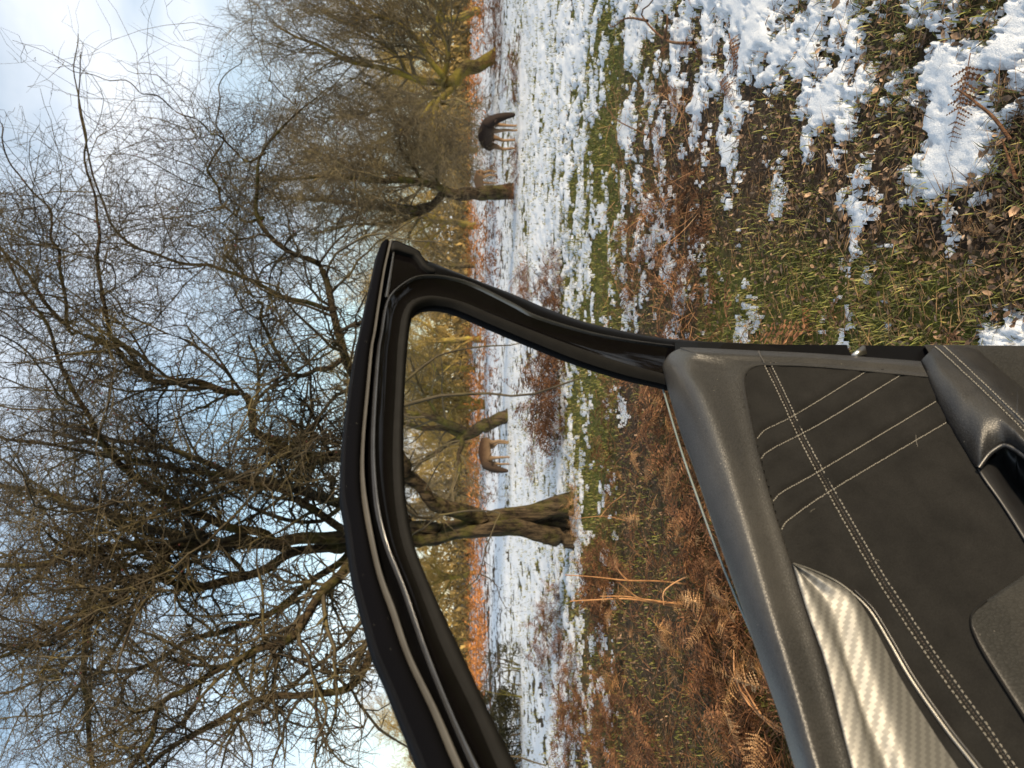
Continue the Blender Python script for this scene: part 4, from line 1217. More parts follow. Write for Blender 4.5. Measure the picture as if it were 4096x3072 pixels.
def with_t(pts, t):
    pts = np.asarray(pts, float)
    t = np.full(len(pts), t) if np.isscalar(t) else np.interp(np.linspace(0, 1, len(pts)), np.linspace(0, 1, len(t)), t)
    return np.concatenate([pts[:, :2], t[:, None]], 1)
def by_station(pts, n):
    P = np.asarray(pts, float)
    E = np.vstack([2 * P[0] - P[1], P, 2 * P[-1] - P[-2]])
    q = np.linspace(0, len(P) - 1, n); i = np.minimum(q.astype(int), len(P) - 2); t = (q - i)[:, None]
    a, b_, c, d = E[i], E[i + 1], E[i + 2], E[i + 3]
    return 0.5 * ((2 * b_) + (-a + c) * t + (2 * a - 5 * b_ + 4 * c - d) * t ** 2 + (-a + 3 * b_ - 3 * c + d) * t ** 3)
def loft(rails, M):
    """Surface through 3-D rails [K][N,3]; M steps between neighbouring rails."""
    A = np.array(rails); K = len(A)
    if K == 2 or M == 1:
        q = np.linspace(0, K - 1, (K - 1) * M + 1); i = np.minimum(q.astype(int), K - 2); w = (q - i)[:, None, None]
        G = A[i] * (1 - w) + A[i + 1] * w
    else:
        G = by_station(A.reshape(K, -1), (K - 1) * M + 1).reshape(-1, A.shape[1], 3)
    return G.reshape(-1, 3), grid_faces(G.shape[0], G.shape[1])
def lofted(name, rails, M, mat, parent, smooth=True):
    V, Q = loft(rails, M)
    return add(name, new_mesh(name, V, Q, None, smooth), mat, parent)
def band(name, plane, A, B, tA, tB, bulge, mat, parent, N=90, M=8):
    """Strip between two pixel rails with a rounded section."""
    pa = resample(np.asarray(A, float)[:, :2], N); pb = resample(np.asarray(B, float)[:, :2], 900)
    j = np.argmin(((pa[:, None] - pb[None]) ** 2).sum(-1), 1); j[0] = 0; j[-1] = 899
    pb = pb[np.maximum.accumulate(j)]
    a = plane(with_t(pa, tA)); b_ = plane(with_t(pb, tB))
    nrm = G_N if plane is GP else D_N
    w = np.linspace(0, 1, M + 1)[:, None, None]
    G = a[None] * (1 - w) + b_[None] * w + nrm * (bulge * np.sin(np.pi * w))
    return add(name, new_mesh(name, G.reshape(-1, 3), grid_faces(M + 1, N), None, True), mat, parent)
def slab(name, plane, outline, t, depth, mat, parent, bevel=0.0):
    """Plate with the outline given in pixels, depth metres thick behind t."""
    n = len(outline)
    f = plane(np.asarray(outline, float) if len(outline[0]) == 3 else with_t(outline, t)); nrm = G_N if plane is GP else D_N
    bk = f - nrm * depth
    me = bpy.data.meshes.new(name)
    me.from_pydata([tuple(p) for p in np.vstack([f, bk])], [], [tuple(range(n)), tuple(range(2 * n - 1, n - 1, -1))] + [(i, i + n, (i + 1) % n + n, (i + 1) % n) for i in range(n)])
    me.update()
    o = add(name, me, mat, parent)
    if bevel:
        b_ = o.modifiers.new('bevel', 'BEVEL'); b_.width = bevel; b_.segments = 3; b_.limit_method = 'ANGLE'; b_.angle_limit = math.radians(50)
        for p in me.polygons: p.use_smooth = True
    return o

# materials of the door
def leather_mat(name, col, rough, scale, strength, spec=.45, stretch=(1, 1, 1)):
    m, nt, b = base_mat(name, rough, spec)
    tc = node(nt, 'ShaderNodeTexCoord')
    mp = node(nt, 'ShaderNodeMapping'); mp.inputs['Scale'].default_value = stretch
    nt.links.new(tc.outputs['Object'], mp.inputs['Vector'])
    wv = node(nt, 'ShaderNodeTexNoise', Scale=scale * .25, Detail=2); nt.links.new(mp.outputs['Vector'], wv.inputs['Vector'])
    ds = node(nt, 'ShaderNodeVectorMath', operation='MULTIPLY_ADD'); nt.links.new(wv.outputs['Color'], ds.inputs[0]); ds.inputs[1].default_value = (.004,) * 3
    nt.links.new(mp.outputs['Vector'], ds.inputs[2])
    vo = node(nt, 'ShaderNodeTexVoronoi', Scale=scale); vo.feature = 'DISTANCE_TO_EDGE'
    nt.links.new(ds.outputs[0], vo.inputs['Vector'])
    mr = node(nt, 'ShaderNodeMapRange'); mr.inputs['From Max'].default_value = .30; nt.links.new(vo.outputs['Distance'], mr.inputs['Value'])
    bp = node(nt, 'ShaderNodeBump', Strength=strength, Distance=.0006); nt.links.new(mr.outputs['Result'], bp.inputs['Height'])
    nt.links.new(bp.outputs['Normal'], b.inputs['Normal'])
    c = np.array(col)
    r = ramp(nt, [(0.0, tuple(c * .55)), (0.5, tuple(c))]); nt.links.new(mr.outputs['Result'], r.inputs['Fac'])
    dv = node(nt, 'ShaderNodeTexVoronoi', Scale=58.0); nt.links.new(tc.outputs['Object'], dv.inputs['Vector'])
    dr = ramp(nt, [(0.03, (1, 1, 1)), (0.05, (0, 0, 0))]); nt.links.new(dv.outputs['Distance'], dr.inputs['Fac'])
    dn = node(nt, 'ShaderNodeTexNoise', Scale=9.0, Detail=4); nt.links.new(tc.outputs['Object'], dn.inputs['Vector'])
    df = ramp(nt, [(0.45, (0, 0, 0)), (0.75, (.10, .10, .10))]); nt.links.new(dn.outputs['Fac'], df.inputs['Fac'])
    da = node(nt, 'ShaderNodeMath', operation='MAXIMUM'); nt.links.new(dr.outputs['Color'], da.inputs[0]); nt.links.new(df.outputs['Color'], da.inputs[1])
    dx = node(nt, 'ShaderNodeMix'); dx.data_type = 'RGBA'; nt.links.new(da.outputs[0], dx.inputs['Factor'])
    nt.links.new(r.outputs['Color'], dx.inputs[6]); dx.inputs[7].default_value = (.20, .185, .16, 1)
    nt.links.new(dx.outputs[2], b.inputs['Base Color'])
    return m
LEATHER = leather_mat('grained_trim', (0.034, 0.0335, 0.033), .36, 300, .25, .45)
LEATHER_ARM = leather_mat('armrest_leather', (0.021, 0.021, 0.022), .42, 260, .25, .42)
LEATHER_LOW = leather_mat('lower_trim', (0.024, 0.024, 0.023), .48, 280, .3, .4, (1, 1, .5))
m, nt, b = base_mat('suede', 1.0, 0.05)
tc = node(nt, 'ShaderNodeTexCoord')
n1 = node(nt, 'ShaderNodeTexNoise', Scale=18.0, Detail=5, Roughness=.6); nt.links.new(tc.outputs['Object'], n1.inputs['Vector'])
n2 = node(nt, 'ShaderNodeTexNoise', Scale=700.0, Detail=2); nt.links.new(tc.outputs['Object'], n2.inputs['Vector'])
r1 = ramp(nt, [(0.3, (0.012, 0.0118, 0.0115)), (0.7, (0.0195, 0.019, 0.0182))]); nt.links.new(n1.outputs['Fac'], r1.inputs['Fac'])
r2 = ramp(nt, [(0.3, (.75, .75, .75)), (0.7, (1.2, 1.2, 1.2))]); nt.links.new(n2.outputs['Fac'], r2.inputs['Fac'])
mx = node(nt, 'ShaderNodeMix'); mx.data_type = 'RGBA'; mx.blend_type = 'MULTIPLY'; mx.inputs['Factor'].default_value = 1
nt.links.new(r1.outputs['Color'], mx.inputs[6]); nt.links.new(r2.outputs['Color'], mx.inputs[7]); nt.links.new(mx.outputs[2], b.inputs['Base Color'])
b.inputs['Sheen Weight'].default_value = .05; b.inputs['Sheen Roughness'].default_value = .5; b.inputs['Sheen Tint'].default_value = (.8, .7, .55, 1)
bp = node(nt, 'ShaderNodeBump', Strength=.25, Distance=.0004); nt.links.new(n2.outputs['Fac'], bp.inputs['Height']); nt.links.new(bp.outputs['Normal'], b.inputs['Normal'])
SUEDE = m
PAINT = plain_mat('black_paint', (0.003, 0.0026, 0.003), .07, .34)
RUBBER = plain_mat('soft_rubber', (0.011, 0.0108, 0.0106), .72, .10)
RUBBER_LIP = plain_mat('grey_rubber_lip', (0.085, 0.080, 0.073), .6, .3)
PLASTIC = plain_mat('black_plastic', (0.016, 0.016, 0.017), .33, .5)
MATT = plain_mat('frame_back', (0.005, 0.005, 0.006), .9, .08)
BLACK = plain_mat('matt_black', (0.003, 0.003, 0.0035), .4, .12)
GLOSS_EDGE = plain_mat('flange_sky_glint', (0.13, 0.13, 0.135), .2, .6, metal=.7)  # sky reflection on the black edge, put in as pale metal colour
STEEL = plain_mat('latch_steel', (0.45, 0.44, 0.42), .35, .5, metal=1.0)
THREAD = plain_mat('thread', (0.27, 0.25, 0.21), .85, .15)
THREAD_DIM = plain_mat('thread_dim', (0.12, 0.10, 0.085), .85, .2)
# flocked seal with lint
m, nt, b = base_mat('flocked_seal', 1.0, 0.02)
tc = node(nt, 'ShaderNodeTexCoord')
vo = node(nt, 'ShaderNodeTexVoronoi', Scale=150.0); nt.links.new(tc.outputs['Object'], vo.inputs['Vector'])
rr_ = ramp(nt, [(0.045, (0.20, 0.19, 0.16)), (0.075, (0.004, 0.004, 0.005))]); nt.links.new(vo.outputs['Distance'], rr_.inputs['Fac'])
nz = node(nt, 'ShaderNodeTexNoise', Scale=25.0, Detail=3); nt.links.new(tc.outputs['Object'], nz.inputs['Vector'])
rz_ = ramp(nt, [(0.5, (0, 0, 0)), (0.6, (1, 1, 1))]); nt.links.new(nz.outputs['Fac'], rz_.inputs['Fac'])
mx = node(nt, 'ShaderNodeMix'); mx.data_type = 'RGBA'; nt.links.new(rz_.outputs['Color'], mx.inputs['Factor'])
mx.inputs[6].default_value = (0.004, 0.004, 0.005, 1); nt.links.new(rr_.outputs['Color'], mx.inputs[7]); nt.links.new(mx.outputs[2], b.inputs['Base Color'])
FLOCK = m
# woven inlay
m, nt, b = base_mat('woven_inlay', .34, .5)
tc = node(nt, 'ShaderNodeTexCoord')
wa = D_A * math.cos(.62) + np.array((0, 0, 1.0)) * math.sin(.62); wb = -D_A * math.sin(.62) + np.array((0, 0, 1.0)) * math.cos(.62)
def dotn(vec, s):
    d = node(nt, 'ShaderNodeVectorMath', operation='DOT_PRODUCT'); nt.links.new(tc.outputs['Object'], d.inputs[0]); d.inputs[1].default_value = tuple(vec * s)
    f = node(nt, 'ShaderNodeMath', operation='FLOOR'); nt.links.new(d.outputs['Value'], f.inputs[0]); return f
fu, fv = dotn(wa, 1 / .0029), dotn(wb, 1 / .0058)
sm = node(nt, 'ShaderNodeMath', operation='ADD'); nt.links.new(fu.outputs[0], sm.inputs[0]); nt.links.new(fv.outputs[0], sm.inputs[1])
md = node(nt, 'ShaderNodeMath', operation='FLOORED_MODULO'); nt.links.new(sm.outputs[0], md.inputs[0]); md.inputs[1].default_value = 4
gt = node(nt, 'ShaderNodeMath', operation='GREATER_THAN'); nt.links.new(md.outputs[0], gt.inputs[0]); gt.inputs[1].default_value = 1.5
mx = node(nt, 'ShaderNodeMix'); mx.data_type = 'RGBA'; nt.links.new(gt.outputs[0], mx.inputs['Factor'])
mx.inputs[6].default_value = (.165, .162, .152, 1); mx.inputs[7].default_value = (.235, .23, .215, 1); nt.links.new(mx.outputs[2], b.inputs['Base Color'])
b.inputs['Metallic'].default_value = .55
mr = node(nt, 'ShaderNodeMapRange'); nt.links.new(gt.outputs[0], mr.inputs['Value']); mr.inputs['To Min'].default_value = .56; mr.inputs['To Max'].default_value = .52
nt.links.new(mr.outputs['Result'], b.inputs['Roughness'])
INLAY = m
# window glass
m = bpy.data.materials.new('window_glass'); m.use_nodes = True; nt = m.node_tree; nt.nodes.clear()
o_ = node(nt, 'ShaderNodeOutputMaterial'); tr = node(nt, 'ShaderNodeBsdfTransparent'); tr.inputs['Color'].default_value = (.86, .92, .88, 1)
gl = node(nt, 'ShaderNodeBsdfGlossy', Roughness=.02); fr = node(nt, 'ShaderNodeFresnel', IOR=1.45); ms = node(nt, 'ShaderNodeMixShader')
nt.links.new(fr.outputs[0], ms.inputs[0]); nt.links.new(tr.outputs[0], ms.inputs[1]); nt.links.new(gl.outputs[0], ms.inputs[2]); nt.links.new(ms.outputs[0], o_.inputs['Surface'])
GLASS = m
GLASS_EDGE = plain_mat('glass_edge', (0.16, 0.19, 0.18), .25, .5)

door = empty('car_door', tuple(D_O - D_A * .9 - np.array((0, 0, .6))))
tag(door, 'open black car door seen from inside, window down, with suede panel and woven silver inlay', 'car door')
bpy.context.view_layer.update()
D_INV = np.array(door.matrix_world.inverted())[:3, 3]
_add = add
def add(name, me, mat=None, parent=None, loc=None):
    """Parts of the door are drawn in world space: move them into the door's own space."""
    o = _add(name, me, mat, parent, loc)
    if parent is door:
        o.matrix_parent_inverse = Matrix.Translation(tuple(D_INV))
    return o

# --- window frame
O_RAIL = [(1790, 3300), (1708, 3072), (1639, 2905), (1569, 2733), (1513, 2602), (1471, 2454), (1429, 2290), (1402, 2100), (1384, 2000), (1379, 1943), (1384, 1762), (1404, 1581), (1430, 1400), (1455, 1287), (1478, 1176), (1507, 1048), (1524, 975)]
L1 = [(1925, 3290), (1819, 3072), (1725, 2850), (1625, 2634), (1560, 2449), (1506, 2290), (1457, 2060), (1442, 1906), (1446, 1762), (1462, 1581), (1480, 1400), (1492, 1335), (1511, 1207), (1532, 1080), (1556, 970)]
L2 = [(1960, 3285), (1854, 3072), (1755, 2850), (1647, 2634), (1585, 2449), (1523, 2284), (1477, 2050), (1457, 1906), (1458, 1762), (1475, 1581), (1491, 1400), (1503, 1335), (1522, 1207), (1542, 1080), (1570, 968)]
E1 = [(1990, 3280), (1887, 3072), (1789, 2850), (1690, 2603), (1604, 2356), (1539, 2190), (1502, 2048), (1487, 1906), (1484, 1762), (1493, 1581), (1509, 1400), (1521, 1335), (1535, 1240), (1554, 1185), (1590, 1148), (1631, 1121), (1669, 1107), (1727, 1104), (1797, 1112), (1893, 1140), (2050, 1217), (2140, 1265), (2313, 1320), (2449, 1351), (2634, 1379), (2780, 1394), (2990, 1412), (3190, 1424)]
E2 = [(2025, 3275), (1918, 3072), (1807, 2850), (1708, 2603), (1622, 2356), (1555, 2190), (1522, 2048), (1505, 1906), (1501, 1762), (1510, 1581), (1522, 1400), (1533, 1335), (1548, 1240), (1566, 1192), (1600, 1158), (1638, 1131), (1672, 1117), (1727, 1113), (1797, 1120), (1890, 1149), (2044, 1225), (2136, 1273), (2310, 1327), (2446, 1358), (2632, 1386), (2780, 1402)]
S1 = [(2095, 3270), (1992, 3072), (1894, 2850), (1776, 2603), (1678, 2356), (1615, 2190), (1585, 2048), (1573, 1906), (1572, 1762), (1581, 1581), (1590, 1400), (1597, 1335), (1606, 1271), (1625, 1223), (1657, 1196), (1717, 1183), (1781, 1192), (1863, 1214), (1957, 1254), (2140, 1326), (2313, 1390), (2500, 1453), (2652, 1494), (2780, 1530)]
S2 = [(2170, 3262), (2069, 3072), (1958, 2850), (1844, 2603), (1727, 2356), (1661, 2190), (1631, 2048), (1618, 1906), (1615, 1762), (1618, 1581), (1627, 1430), (1638, 1319), (1650, 1265), (1676, 1237), (1717, 1223), (1765, 1224), (1829, 1240), (1974, 1302), (2140, 1372), (2320, 1443), (2500, 1500), (2655, 1537), (2780, 1572)]
P_OUT = [(1586, 963), (1669, 997), (1682, 1013), (1701, 1041), (1717, 1046), (1890, 1114), (2050, 1176), (2185, 1233), (2325, 1283), (2480, 1321), (2634, 1350), (2789, 1364), (3000, 1374), (3200, 1384)]
band('outer_seal', GP, O_RAIL, L1, .000, .008, .008, FLOCK, door)
band('rubber_lip', GP, L1, L2, .008, .008, .006, RUBBER_LIP, door)
band('seal_groove', GP, L2[:-2], E1[:13], .006, .010, -.014, BLACK, door)
band('frame_flange', GP, E1, E2, .010, .010, .005, GLOSS_EDGE, door, 140)
band('frame_channel', GP, E2, S1, .010, .004, -.004, PAINT, door, 140)
band('window_seal', GP, S1, S2, .004, .000, .007, RUBBER, door, 140)
band('pillar_flange', GP, P_OUT[4:], E1[16:], .002, .006, .003, BLACK, door)
# gussets and structure behind
full_out = O_RAIL + [(1558, 964)] + P_OUT
N_ = 160
ga = GP(with_t(resample(full_out, N_), -.004)); gb_ = GP(with_t(resample(S2, N_), -.004))
gc_, gd_ = ga - G_N * .022, gb_ - G_N * .012
V = np.concatenate([ga, gb_, gd_, gc_]).reshape(4, N_, 3)
Q = np.concatenate([np.stack([k * N_ + np.arange(N_ - 1), k * N_ + np.arange(1, N_), ((k + 1) % 4) * N_ + np.arange(1, N_), ((k + 1) % 4) * N_ + np.arange(N_ - 1)], -1) for k in range(4)])
add('window_frame', new_mesh('window_frame', V.reshape(-1, 3), Q, None, False), MATT, door)
slab('corner_gusset', GP, [(1578, 1000), (1580, 996), (1660, 1020), (1672, 1040), (1690, 1068), (1735, 1088), (1790, 1112), (1727, 1104), (1669, 1107), (1631, 1121), (1590, 1148), (1556, 1178), (1550, 1165), (1562, 1080)], .008, .02, PAINT, door, .002)
bag = Bag(); sweep(bag, GP(with_t([(1577, 998), (1566, 1070), (1553, 1150), (1546, 1192)], .0095)), [.0016, .0026], 8); add('frame_flange', bag.mesh('frame_flange', True), GLOSS_EDGE, door)
slab('corner_seal', GP, [(1569, 968), (1577, 964), (1586, 963), (1669, 997), (1683, 1013), (1701, 1043), (1716, 1060), (1744, 1074), (1745, 1088), (1716, 1078), (1690, 1058), (1676, 1036), (1660, 1016), (1590, 997), (1571, 996), (1566, 985)], .016, .03, RUBBER, door, .0035)

# --- lower shell and latch
slab('door_shell', DP, [(q0, q1, -.022 - .036 * max(0, 1 - (q0 - 2640) / 260) ** 1.3) for q0, q1 in [(2700, 1440), (2700, 1370), (2789, 1369), (2900, 1371), (3042, 1377), (3300, 1379), (3387, 1379), (3405, 1420), (3440, 1424), (3455, 1381), (3730, 1384), (4096, 1399), (4620, 1420), (4620, 1640), (3700, 1520), (3000, 1470), (2800, 1450)]], 0, .03, BLACK, door)
bag = Bag()
lv = DP([(3406, 1418, -.02), (3452, 1380, -.02), (3462, 1386, -.02), (3468, 1414, -.02), (3440, 1420, -.02)])
bk = lv - D_N * .014
bag.put(np.vstack([lv, bk]), None, [(0, 1, 4), (1, 2, 3), (1, 3, 4), (5, 9, 6), (6, 8, 7), (6, 9, 8)] + [t for i in range(5) for t in ((i, i + 5, (i + 1) % 5 + 5), (i, (i + 1) % 5 + 5, (i + 1) % 5))])
add('latch', bag.mesh('latch'), STEEL, door)
slab('outer_panel', DP, [(2800, 1500), (2700, 1470), (4620, 1470), (4620, 3900), (3500, 3900), (3230, 3120)], -.085, .012, PAINT, door)

# --- upper trim: rolled sill pad that turns down the lock edge
T_OUT = [(3683, 1445), (3300, 1416), (3035, 1403), (2753, 1390), (2717, 1396), (2681, 1414), (2659, 1443), (2650, 1468), (2659, 1511), (2681, 1595), (2731, 1757), (2777, 1880), (2868, 2147), (2974, 2451), (3045, 2663), (3115, 2861), (3179, 3072), (3330, 3560)]
T_RID = [(3692, 1466), (3300, 1434), (3045, 1424), (2830, 1418), (2800, 1424), (2785, 1438), (2778, 1455), (2780, 1484), (2795, 1530), (2826, 1595), (2880, 1740), (2925, 1888), (2997, 2130), (3080, 2425), (3144, 2630), (3202, 2830), (3262, 3045), (3412, 3535)]
T_INN = [(3715, 1512), (3300, 1473), (3086, 1464), (3044, 1466), (3014, 1476), (2997, 1490), (2988, 1504), (2985, 1518), (2986, 1542), (2993, 1592), (3020, 1725), (3055, 1873), (3108, 2065), (3198, 2345), (3265, 2560), (3328, 2770), (3389, 2985), (3534, 3480)]
tO = [-.014, -.014, -.016, -.022, -.026, -.032, -.038, -.044, -.048, -.050, -.050, -.050, -.050, -.050, -.050, -.050, -.050, -.050]
tR = [.003] * 3 + [.000, -.002, -.004, -.004, -.003, .001, .004, .006, .006, .006, .006, .006, .006, .006, .006]
to, tr_ = np.array(tO), np.array(tR)
o2, r2_, i2 = np.array(T_OUT, float), np.array(T_RID, float), np.array(T_INN, float)
def st(P, t): return DP(by_station(np.concatenate([P, np.asarray(t)[:, None]], 1), 220))
rails = [st(o2 + np.array((26, 14)), to - .012), st(o2, to), st(o2 * .82 + r2_ * .18, to * .66 + tr_ * .34 + .001), st(o2 * .54 + r2_ * .46, to * .32 + tr_ * .68 + .001), st(o2 * .24 + r2_ * .76, to * .08 + tr_ * .92),
         st(r2_ * .92 + i2 * .08, tr_ * 1.03), st(r2_ * .45 + i2 * .55, tr_ * .4), st(r2_ * .08 + i2 * .92, np.full(len(to), .0025)), st(i2, np.full(len(to), -.004))]
lofted('sill_trim', rails, 5, LEATHER, door)
bag = Bag(); sweep(bag, DP(with_t([(3034, 1404), (3042, 1424), (3058, 1452)], .0040)), .0007, 6); add('trim_seam', bag.mesh('trim_seam', True), RUBBER_LIP, door)

# --- suede panel with sunk seams
DOUBLE_1 = [(3052, 1450), (3115, 1577), (3187, 1736), (3260, 1877), (3312, 1973), (3411, 2150), (3500, 2306), (3595, 2456), (3723, 2645), (3834, 2800), (3945, 2945), (4030, 3067), (4230, 3340)]
DOUBLE_2 = [(3080, 1450), (3140, 1575), (3213, 1735), (3288, 1875), (3341, 1970), (3445, 2150), (3532, 2298), (3618, 2430), (3745, 2622), (3873, 2800), (3975, 2940), (4056, 3060), (4260, 3330)]
DIAG = [[(3029, 1754), (3067, 1717), (3184, 1658), (3472, 1482), (3500, 1466)], [(3045, 1834), (3088, 1797), (3291, 1690), (3617, 1492), (3645, 1474)],
        [(3093, 2005), (3131, 1968), (3291, 1877), (3748, 1604)], [(3125, 2117), (3163, 2074), (3334, 1957), (3791, 1687)]]
SUEDE_OUT = [(2975, 1530), (2980, 1480), (3010, 1455), (3080, 1446), (3300, 1455), (3560, 1478), (3740, 1500), (3790, 1600), (3860, 1760), (3940, 1860), (4080, 2070), (4330, 2450), (4330, 3420), (3500, 3420), (3380, 3000), (3250, 2560), (3120, 2140), (3010, 1740), (2975, 1560)]
def inside(px, py, poly):
    c = np.zeros(px.shape, bool); n = len(poly)
    for i in range(n):
        x0, y0 = poly[i]; x1, y1 = poly[(i + 1) % n]
        hit = ((y0 > py) != (y1 > py)) & (px < (x1 - x0) * (py - y0) / (y1 - y0 + 1e-12) + x0)
        c ^= hit
    return c
def dist_to(px, py, line):
    L = resample(np.asarray(line, float), 90)
    d = np.full(px.shape, 1e9)
    for i in range(len(L) - 1):
        a, b_ = L[i], L[i + 1]; ab = b_ - a; l2 = (ab ** 2).sum() + 1e-9
        t = np.clip(((px - a[0]) * ab[0] + (py - a[1]) * ab[1]) / l2, 0, 1)
        d = np.minimum(d, np.hypot(px - a[0] - t * ab[0], py - a[1] - t * ab[1]))
    return d
gx_, gy_ = np.meshgrid(np.arange(2960, 4336, 9.0), np.arange(1440, 3425, 9.0))
tt = np.full(gx_.shape, .0005)
dm = dist_to(gx_, gy_, (np.array(DOUBLE_1) + np.array(DOUBLE_2)) / 2)
tt -= .0022 * np.exp(-(dm / 9) ** 2) - .0012 * np.exp(-((dm - 26) / 12) ** 2)
for L in DIAG:
    d = dist_to(gx_, gy_, L); tt -= .0028 * np.exp(-(d / 9) ** 2) - .0010 * np.exp(-((d - 30) / 16) ** 2)
V = DP(np.stack([gx_, gy_, tt], -1)).reshape(-1, 3)
Q = grid_faces(*gx_.shape)
okv = inside(gx_, gy_, SUEDE_OUT).ravel()
Q = Q[okv[Q].all(1)]
u_ = np.unique(Q); rm = np.full(len(V), -1); rm[u_] = np.arange(len(u_))
add('suede_panel', new_mesh('suede_panel', V[u_], rm[Q], None, True), SUEDE, door)

def stitch(name, pts3, pitch, dash, r, mat, lift=D_N * .0006):
    L = np.concatenate([[0], np.cumsum(np.linalg.norm(np.diff(pts3, axis=0), axis=1))])
    n = int(L[-1] / pitch)
    s0 = np.arange(n) * pitch
    def p(s): return np.stack([np.interp(s, L, pts3[:, k]) for k in range(3)], -1)
    P = np.stack([p(s0), p(s0 + dash * .25), p(s0 + dash * .75), p(s0 + dash)], 1) + lift
    P += rng.normal(0, r * .22, (n, 1, 3)); P[:, 3] += (P[:, 3] - P[:, 2]) * rng.uniform(-.5, .25, (n, 1))
    P[:, 0] -= lift * 1.4; P[:, 3] -= lift * 1.4
    bag = Bag(); tubes(bag, P, np.tile(np.array((.45, 1, 1, .45)) * r, (n, 1)), 5)
    o = add(name, bag.mesh(name, True), mat, door); o['kind'] = 'stuff'
    return o
for L in (DOUBLE_1, DOUBLE_2):
    stitch('stitching', DP(with_t(resample(L, 200), .0006)), .0056, .0041, .00075, THREAD)
mid_l = (np.array(DOUBLE_1) + np.array(DOUBLE_2)) / 2
stitch('stitching', DP(with_t(resample(mid_l, 200), -.0012)), .0035, .0020, .0004, THREAD_DIM)
for L in DIAG:
    stitch('stitching', DP(with_t(resample(L, 120), -.0012)), .0042, .0034, .00062, THREAD)

for fx, fy, fl in ((3664, 1740, 48), (3260, 2035, 24), (3860, 1800, 22), (3500, 2240, 20), (3290, 2310, 22), (3950, 1945, 20), (3700, 2600, 16)):
    a_ = rng.uniform(0, 6.28); q1 = rng.normal(0, .3)
    bag = Bag(); sweep(bag, DP(np.array([(fx, fy, .0012), (fx + fl * .5 * math.cos(a_ + q1), fy + fl * .5 * math.sin(a_ + q1), .0022), (fx + fl * math.cos(a_), fy + fl * math.sin(a_), .0012)])), .0002, 4)
    add('lint', bag.mesh('lint', True), THREAD, door)

# --- woven silver inlay
I0 = [(3167, 2253), (3233, 2456), (3311, 2678), (3411, 3072), (3530, 3480)]
I1 = [(3169, 2254), (3222, 2333), (3333, 2570), (3417, 2790), (3489, 3072), (3620, 3470)]
I2 = [(3170, 2254), (3311, 2417), (3389, 2650), (3461, 2872), (3545, 3072), (3690, 3460)]
I3 = [(3171, 2254), (3290, 2320), (3406, 2395), (3456, 2541), (3528, 2745), (3600, 2928), (3656, 3072), (3800, 3450)]
I4 = [(3172, 2254), (3239, 2279), (3333, 2322), (3400, 2368), (3472, 2447), (3548, 2574), (3630, 2719), (3769, 2919), (3880, 3063), (4060, 3300)]
I5 = [(3173, 2253), (3240, 2276), (3335, 2319), (3407, 2370), (3482, 2445), (3560, 2572), (3644, 2717), (3784, 2917), (3897, 3061), (4075, 3296)]
rails = [DP(with_t(resample(np.array(L_, float), 140), t_)) for L_, t_ in ((I0, .000), ([(a + 3, b_ + 1) for a, b_ in I0], .006), (I1, .0085), (I2, .0025), (I3, .0110), (I4, -.003), (I5, -.006))]
lofted('woven_inlay', rails, 6, INLAY, door)
bag = Bag(); sweep(bag, DP(with_t(I5, .003)), [.0008, .0022, .0026], 8, n=120); add('inlay_rim', bag.mesh('inlay_rim', True), plain_mat('satin_rim', (.20, .195, .18), .38, .5, metal=.8), door)
bag = Bag(); sweep(bag, DP(with_t([(a + 12, b_ - 8) for a, b_ in I5[3:]], .0022)), [.0012, .003], 7, n=90); add('inlay_gap', bag.mesh('inlay_gap', True), PLASTIC, door)

# --- armrest, pull pocket and lower trim
AU = [(3683, 1443), (3709, 1504), (3752, 1606), (3806, 1710), (3864, 1804), (3915, 1868), (3969, 1804), (4016, 1779), (4060, 1797), (4096, 1823), (4300, 1990), (4600, 2270)]
AR1 = [(3739, 1386), (3765, 1408), (3800, 1439), (3840, 1477), (3885, 1519), (3925, 1557), (3960, 1590), (3995, 1623), (4045, 1674), (4096, 1725), (4300, 1930), (4600, 2230)]
AR2 = [(3774, 1384), (3800, 1407), (3835, 1440), (3875, 1477), (3915, 1515), (3950, 1549), (3985, 1582), (4015, 1611), (4060, 1653), (4096, 1689), (4300, 1890), (4600, 2190)]
AL = [(3860, 1385), (3885, 1391), (3915, 1404), (3945, 1431), (3970, 1452), (3990, 1470), (4015, 1491), (4040, 1512), (4070, 1537), (4096, 1559), (4300, 1740), (4600, 2020)]
tU = np.array([-.010, .000, .002, .003, .004, .008, .022, .030, .034, .037, .045, .05])
t1_ = np.array([-.004, .010, .018, .026, .032, .038, .043, .047, .052, .056, .066, .07])
t2_ = t1_ * 1.0 + .0005
tL = np.array([-.012, -.006, .000, .004, .008, .011, .014, .017, .020, .023, .032, .04])
au, ar1, ar2, al = (np.array(q, float) for q in (AU, AR1, AR2, AL))
def sa_(P, t): return DP(by_station(np.concatenate([P, np.asarray(t)[:, None]], 1), 150))
rails = [sa_(au, tU - .012), sa_(au, tU), sa_(au * .72 + ar1 * .28, tU * .52 + t1_ * .48 + .005), sa_(au * .38 + ar1 * .62, tU * .18 + t1_ * .82 + .007), sa_(au * .1 + ar1 * .9, t1_ + .002), sa_(ar1 * .5 + ar2 * .5, t1_ - .0008), sa_(ar2 * .9 + al * .1, t2_ + .0015),
         sa_(ar2 * .6 + al * .4, t2_ * .8 + tL * .2 + .003), sa_(ar2 * .2 + al * .8, t2_ * .3 + tL * .7 + .003), sa_(al, tL), sa_(al, tL - .02)]
lofted('armrest', rails, 5, LEATHER_ARM, door)
for P, t in ((AR1, t1_), (AR2, t2_)):
    stitch('stitching', sa_(np.array(P, float), t + .0016), .0058, .0043, .0008, THREAD, lift=D_N * .0009)
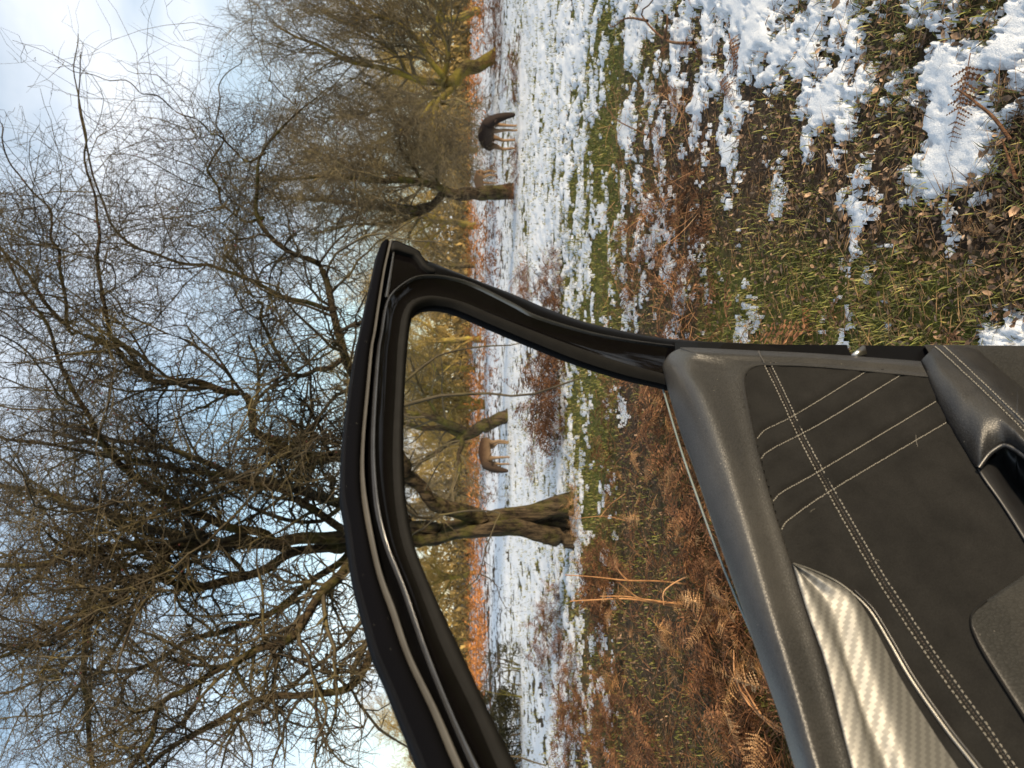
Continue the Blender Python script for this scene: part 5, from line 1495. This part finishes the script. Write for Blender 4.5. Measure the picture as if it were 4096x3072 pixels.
lofted('lower_trim', [DP(with_t(resample(q, 60), t)) for q, t in (([(3700, 1384), (3850, 1386), (4096, 1396), (4620, 1420)], -.02), ([(3700, 1386), (3850, 1389), (4096, 1400), (4620, 1424)], -.010), ([(3760, 1480), (3900, 1500), (4120, 1600), (4640, 2040)], -.004))], 8, LEATHER_LOW, door)
A_ = [(3912, 1872), (3935, 1912), (4006, 2013), (4096, 2154), (4400, 2640)]
B_ = [(3952, 1846), (3985, 1888), (4035, 1975), (4096, 2060), (4400, 2500)]
C_ = [(3985, 1822), (4010, 1850), (4060, 1915), (4120, 1990), (4420, 2400)]
R_ = [(3969, 1806), (4016, 1781), (4060, 1799), (4096, 1825), (4400, 2080)]
def s5(P, t): return DP(by_station(np.concatenate([np.array(P, float), np.asarray(t)[:, None]], 1), 60))
lofted('pull_pocket', [s5(A_, [-.004] * 5), s5(A_, [.006] * 5), s5(B_, [.002, .001, .0, .0, .0]), s5(C_, [-.03, -.045, -.055, -.06, -.06]), s5(R_, [-.02, -.03, -.03, -.03, -.03]), s5(R_, [.020, .028, .033, .036, .048])], 5, PLASTIC, door)
bag = Bag(); sweep(bag, DP(np.array([(3915, 1872, .010), (3945, 1830, .018), (3969, 1806, .024), (4016, 1781, .033), (4060, 1799, .037), (4096, 1825, .040), (4300, 1992, .048), (4600, 2272, .052)])), .0034, 10, n=70); add('pocket_rim', bag.mesh('pocket_rim', True), PLASTIC, door)
PT = [(3887, 2476), (3895, 2446), (3945, 2402), (4096, 2303), (4300, 2170), (4500, 2040)]
PB = [(3887, 2480), (3894, 2525), (3945, 2628), (4096, 2867), (4300, 3190), (4500, 3500)]
pt_, pb_ = np.array(PT, float), np.array(PB, float)
def s6(P, t): return DP(by_station(np.concatenate([P, np.full((len(P), 1), t)], 1), 60))
lofted('bin_cover', [s6(pt_, -.004), s6(pt_ * .98 + pb_ * .02, .005), s6(pt_ * .7 + pb_ * .3, .0075), s6(pt_ * .4 + pb_ * .6, .0075), s6(pt_ * .02 + pb_ * .98, .006), s6(pb_, -.004)], 5, LEATHER_LOW, door)
bag = Bag(); sweep(bag, DP(with_t(PB[::-1] + PT[:3], .0055)), .0017, 8, n=100); add('bin_piping', bag.mesh('bin_piping', True), RUBBER, door)

# --- lowered window: its top edge still stands above the sill
GL_TOP = [(2610, 1440), (2646, 1537), (2700, 1720), (2758, 1900), (2868, 2204), (2946, 2395), (3010, 2545), (3120, 2830)]
gl_a = GP(with_t(resample(GL_TOP, 60), -.016)); gl_b = gl_a - np.array((0, 0, .16)) - D_N * .05
lofted('window_pane', [gl_a, gl_b], 1, GLASS, door)
bag = Bag(); sweep(bag, gl_a, .0016, 6, n=0); add('pane_edge', bag.mesh('pane_edge', True), GLASS_EDGE, door)
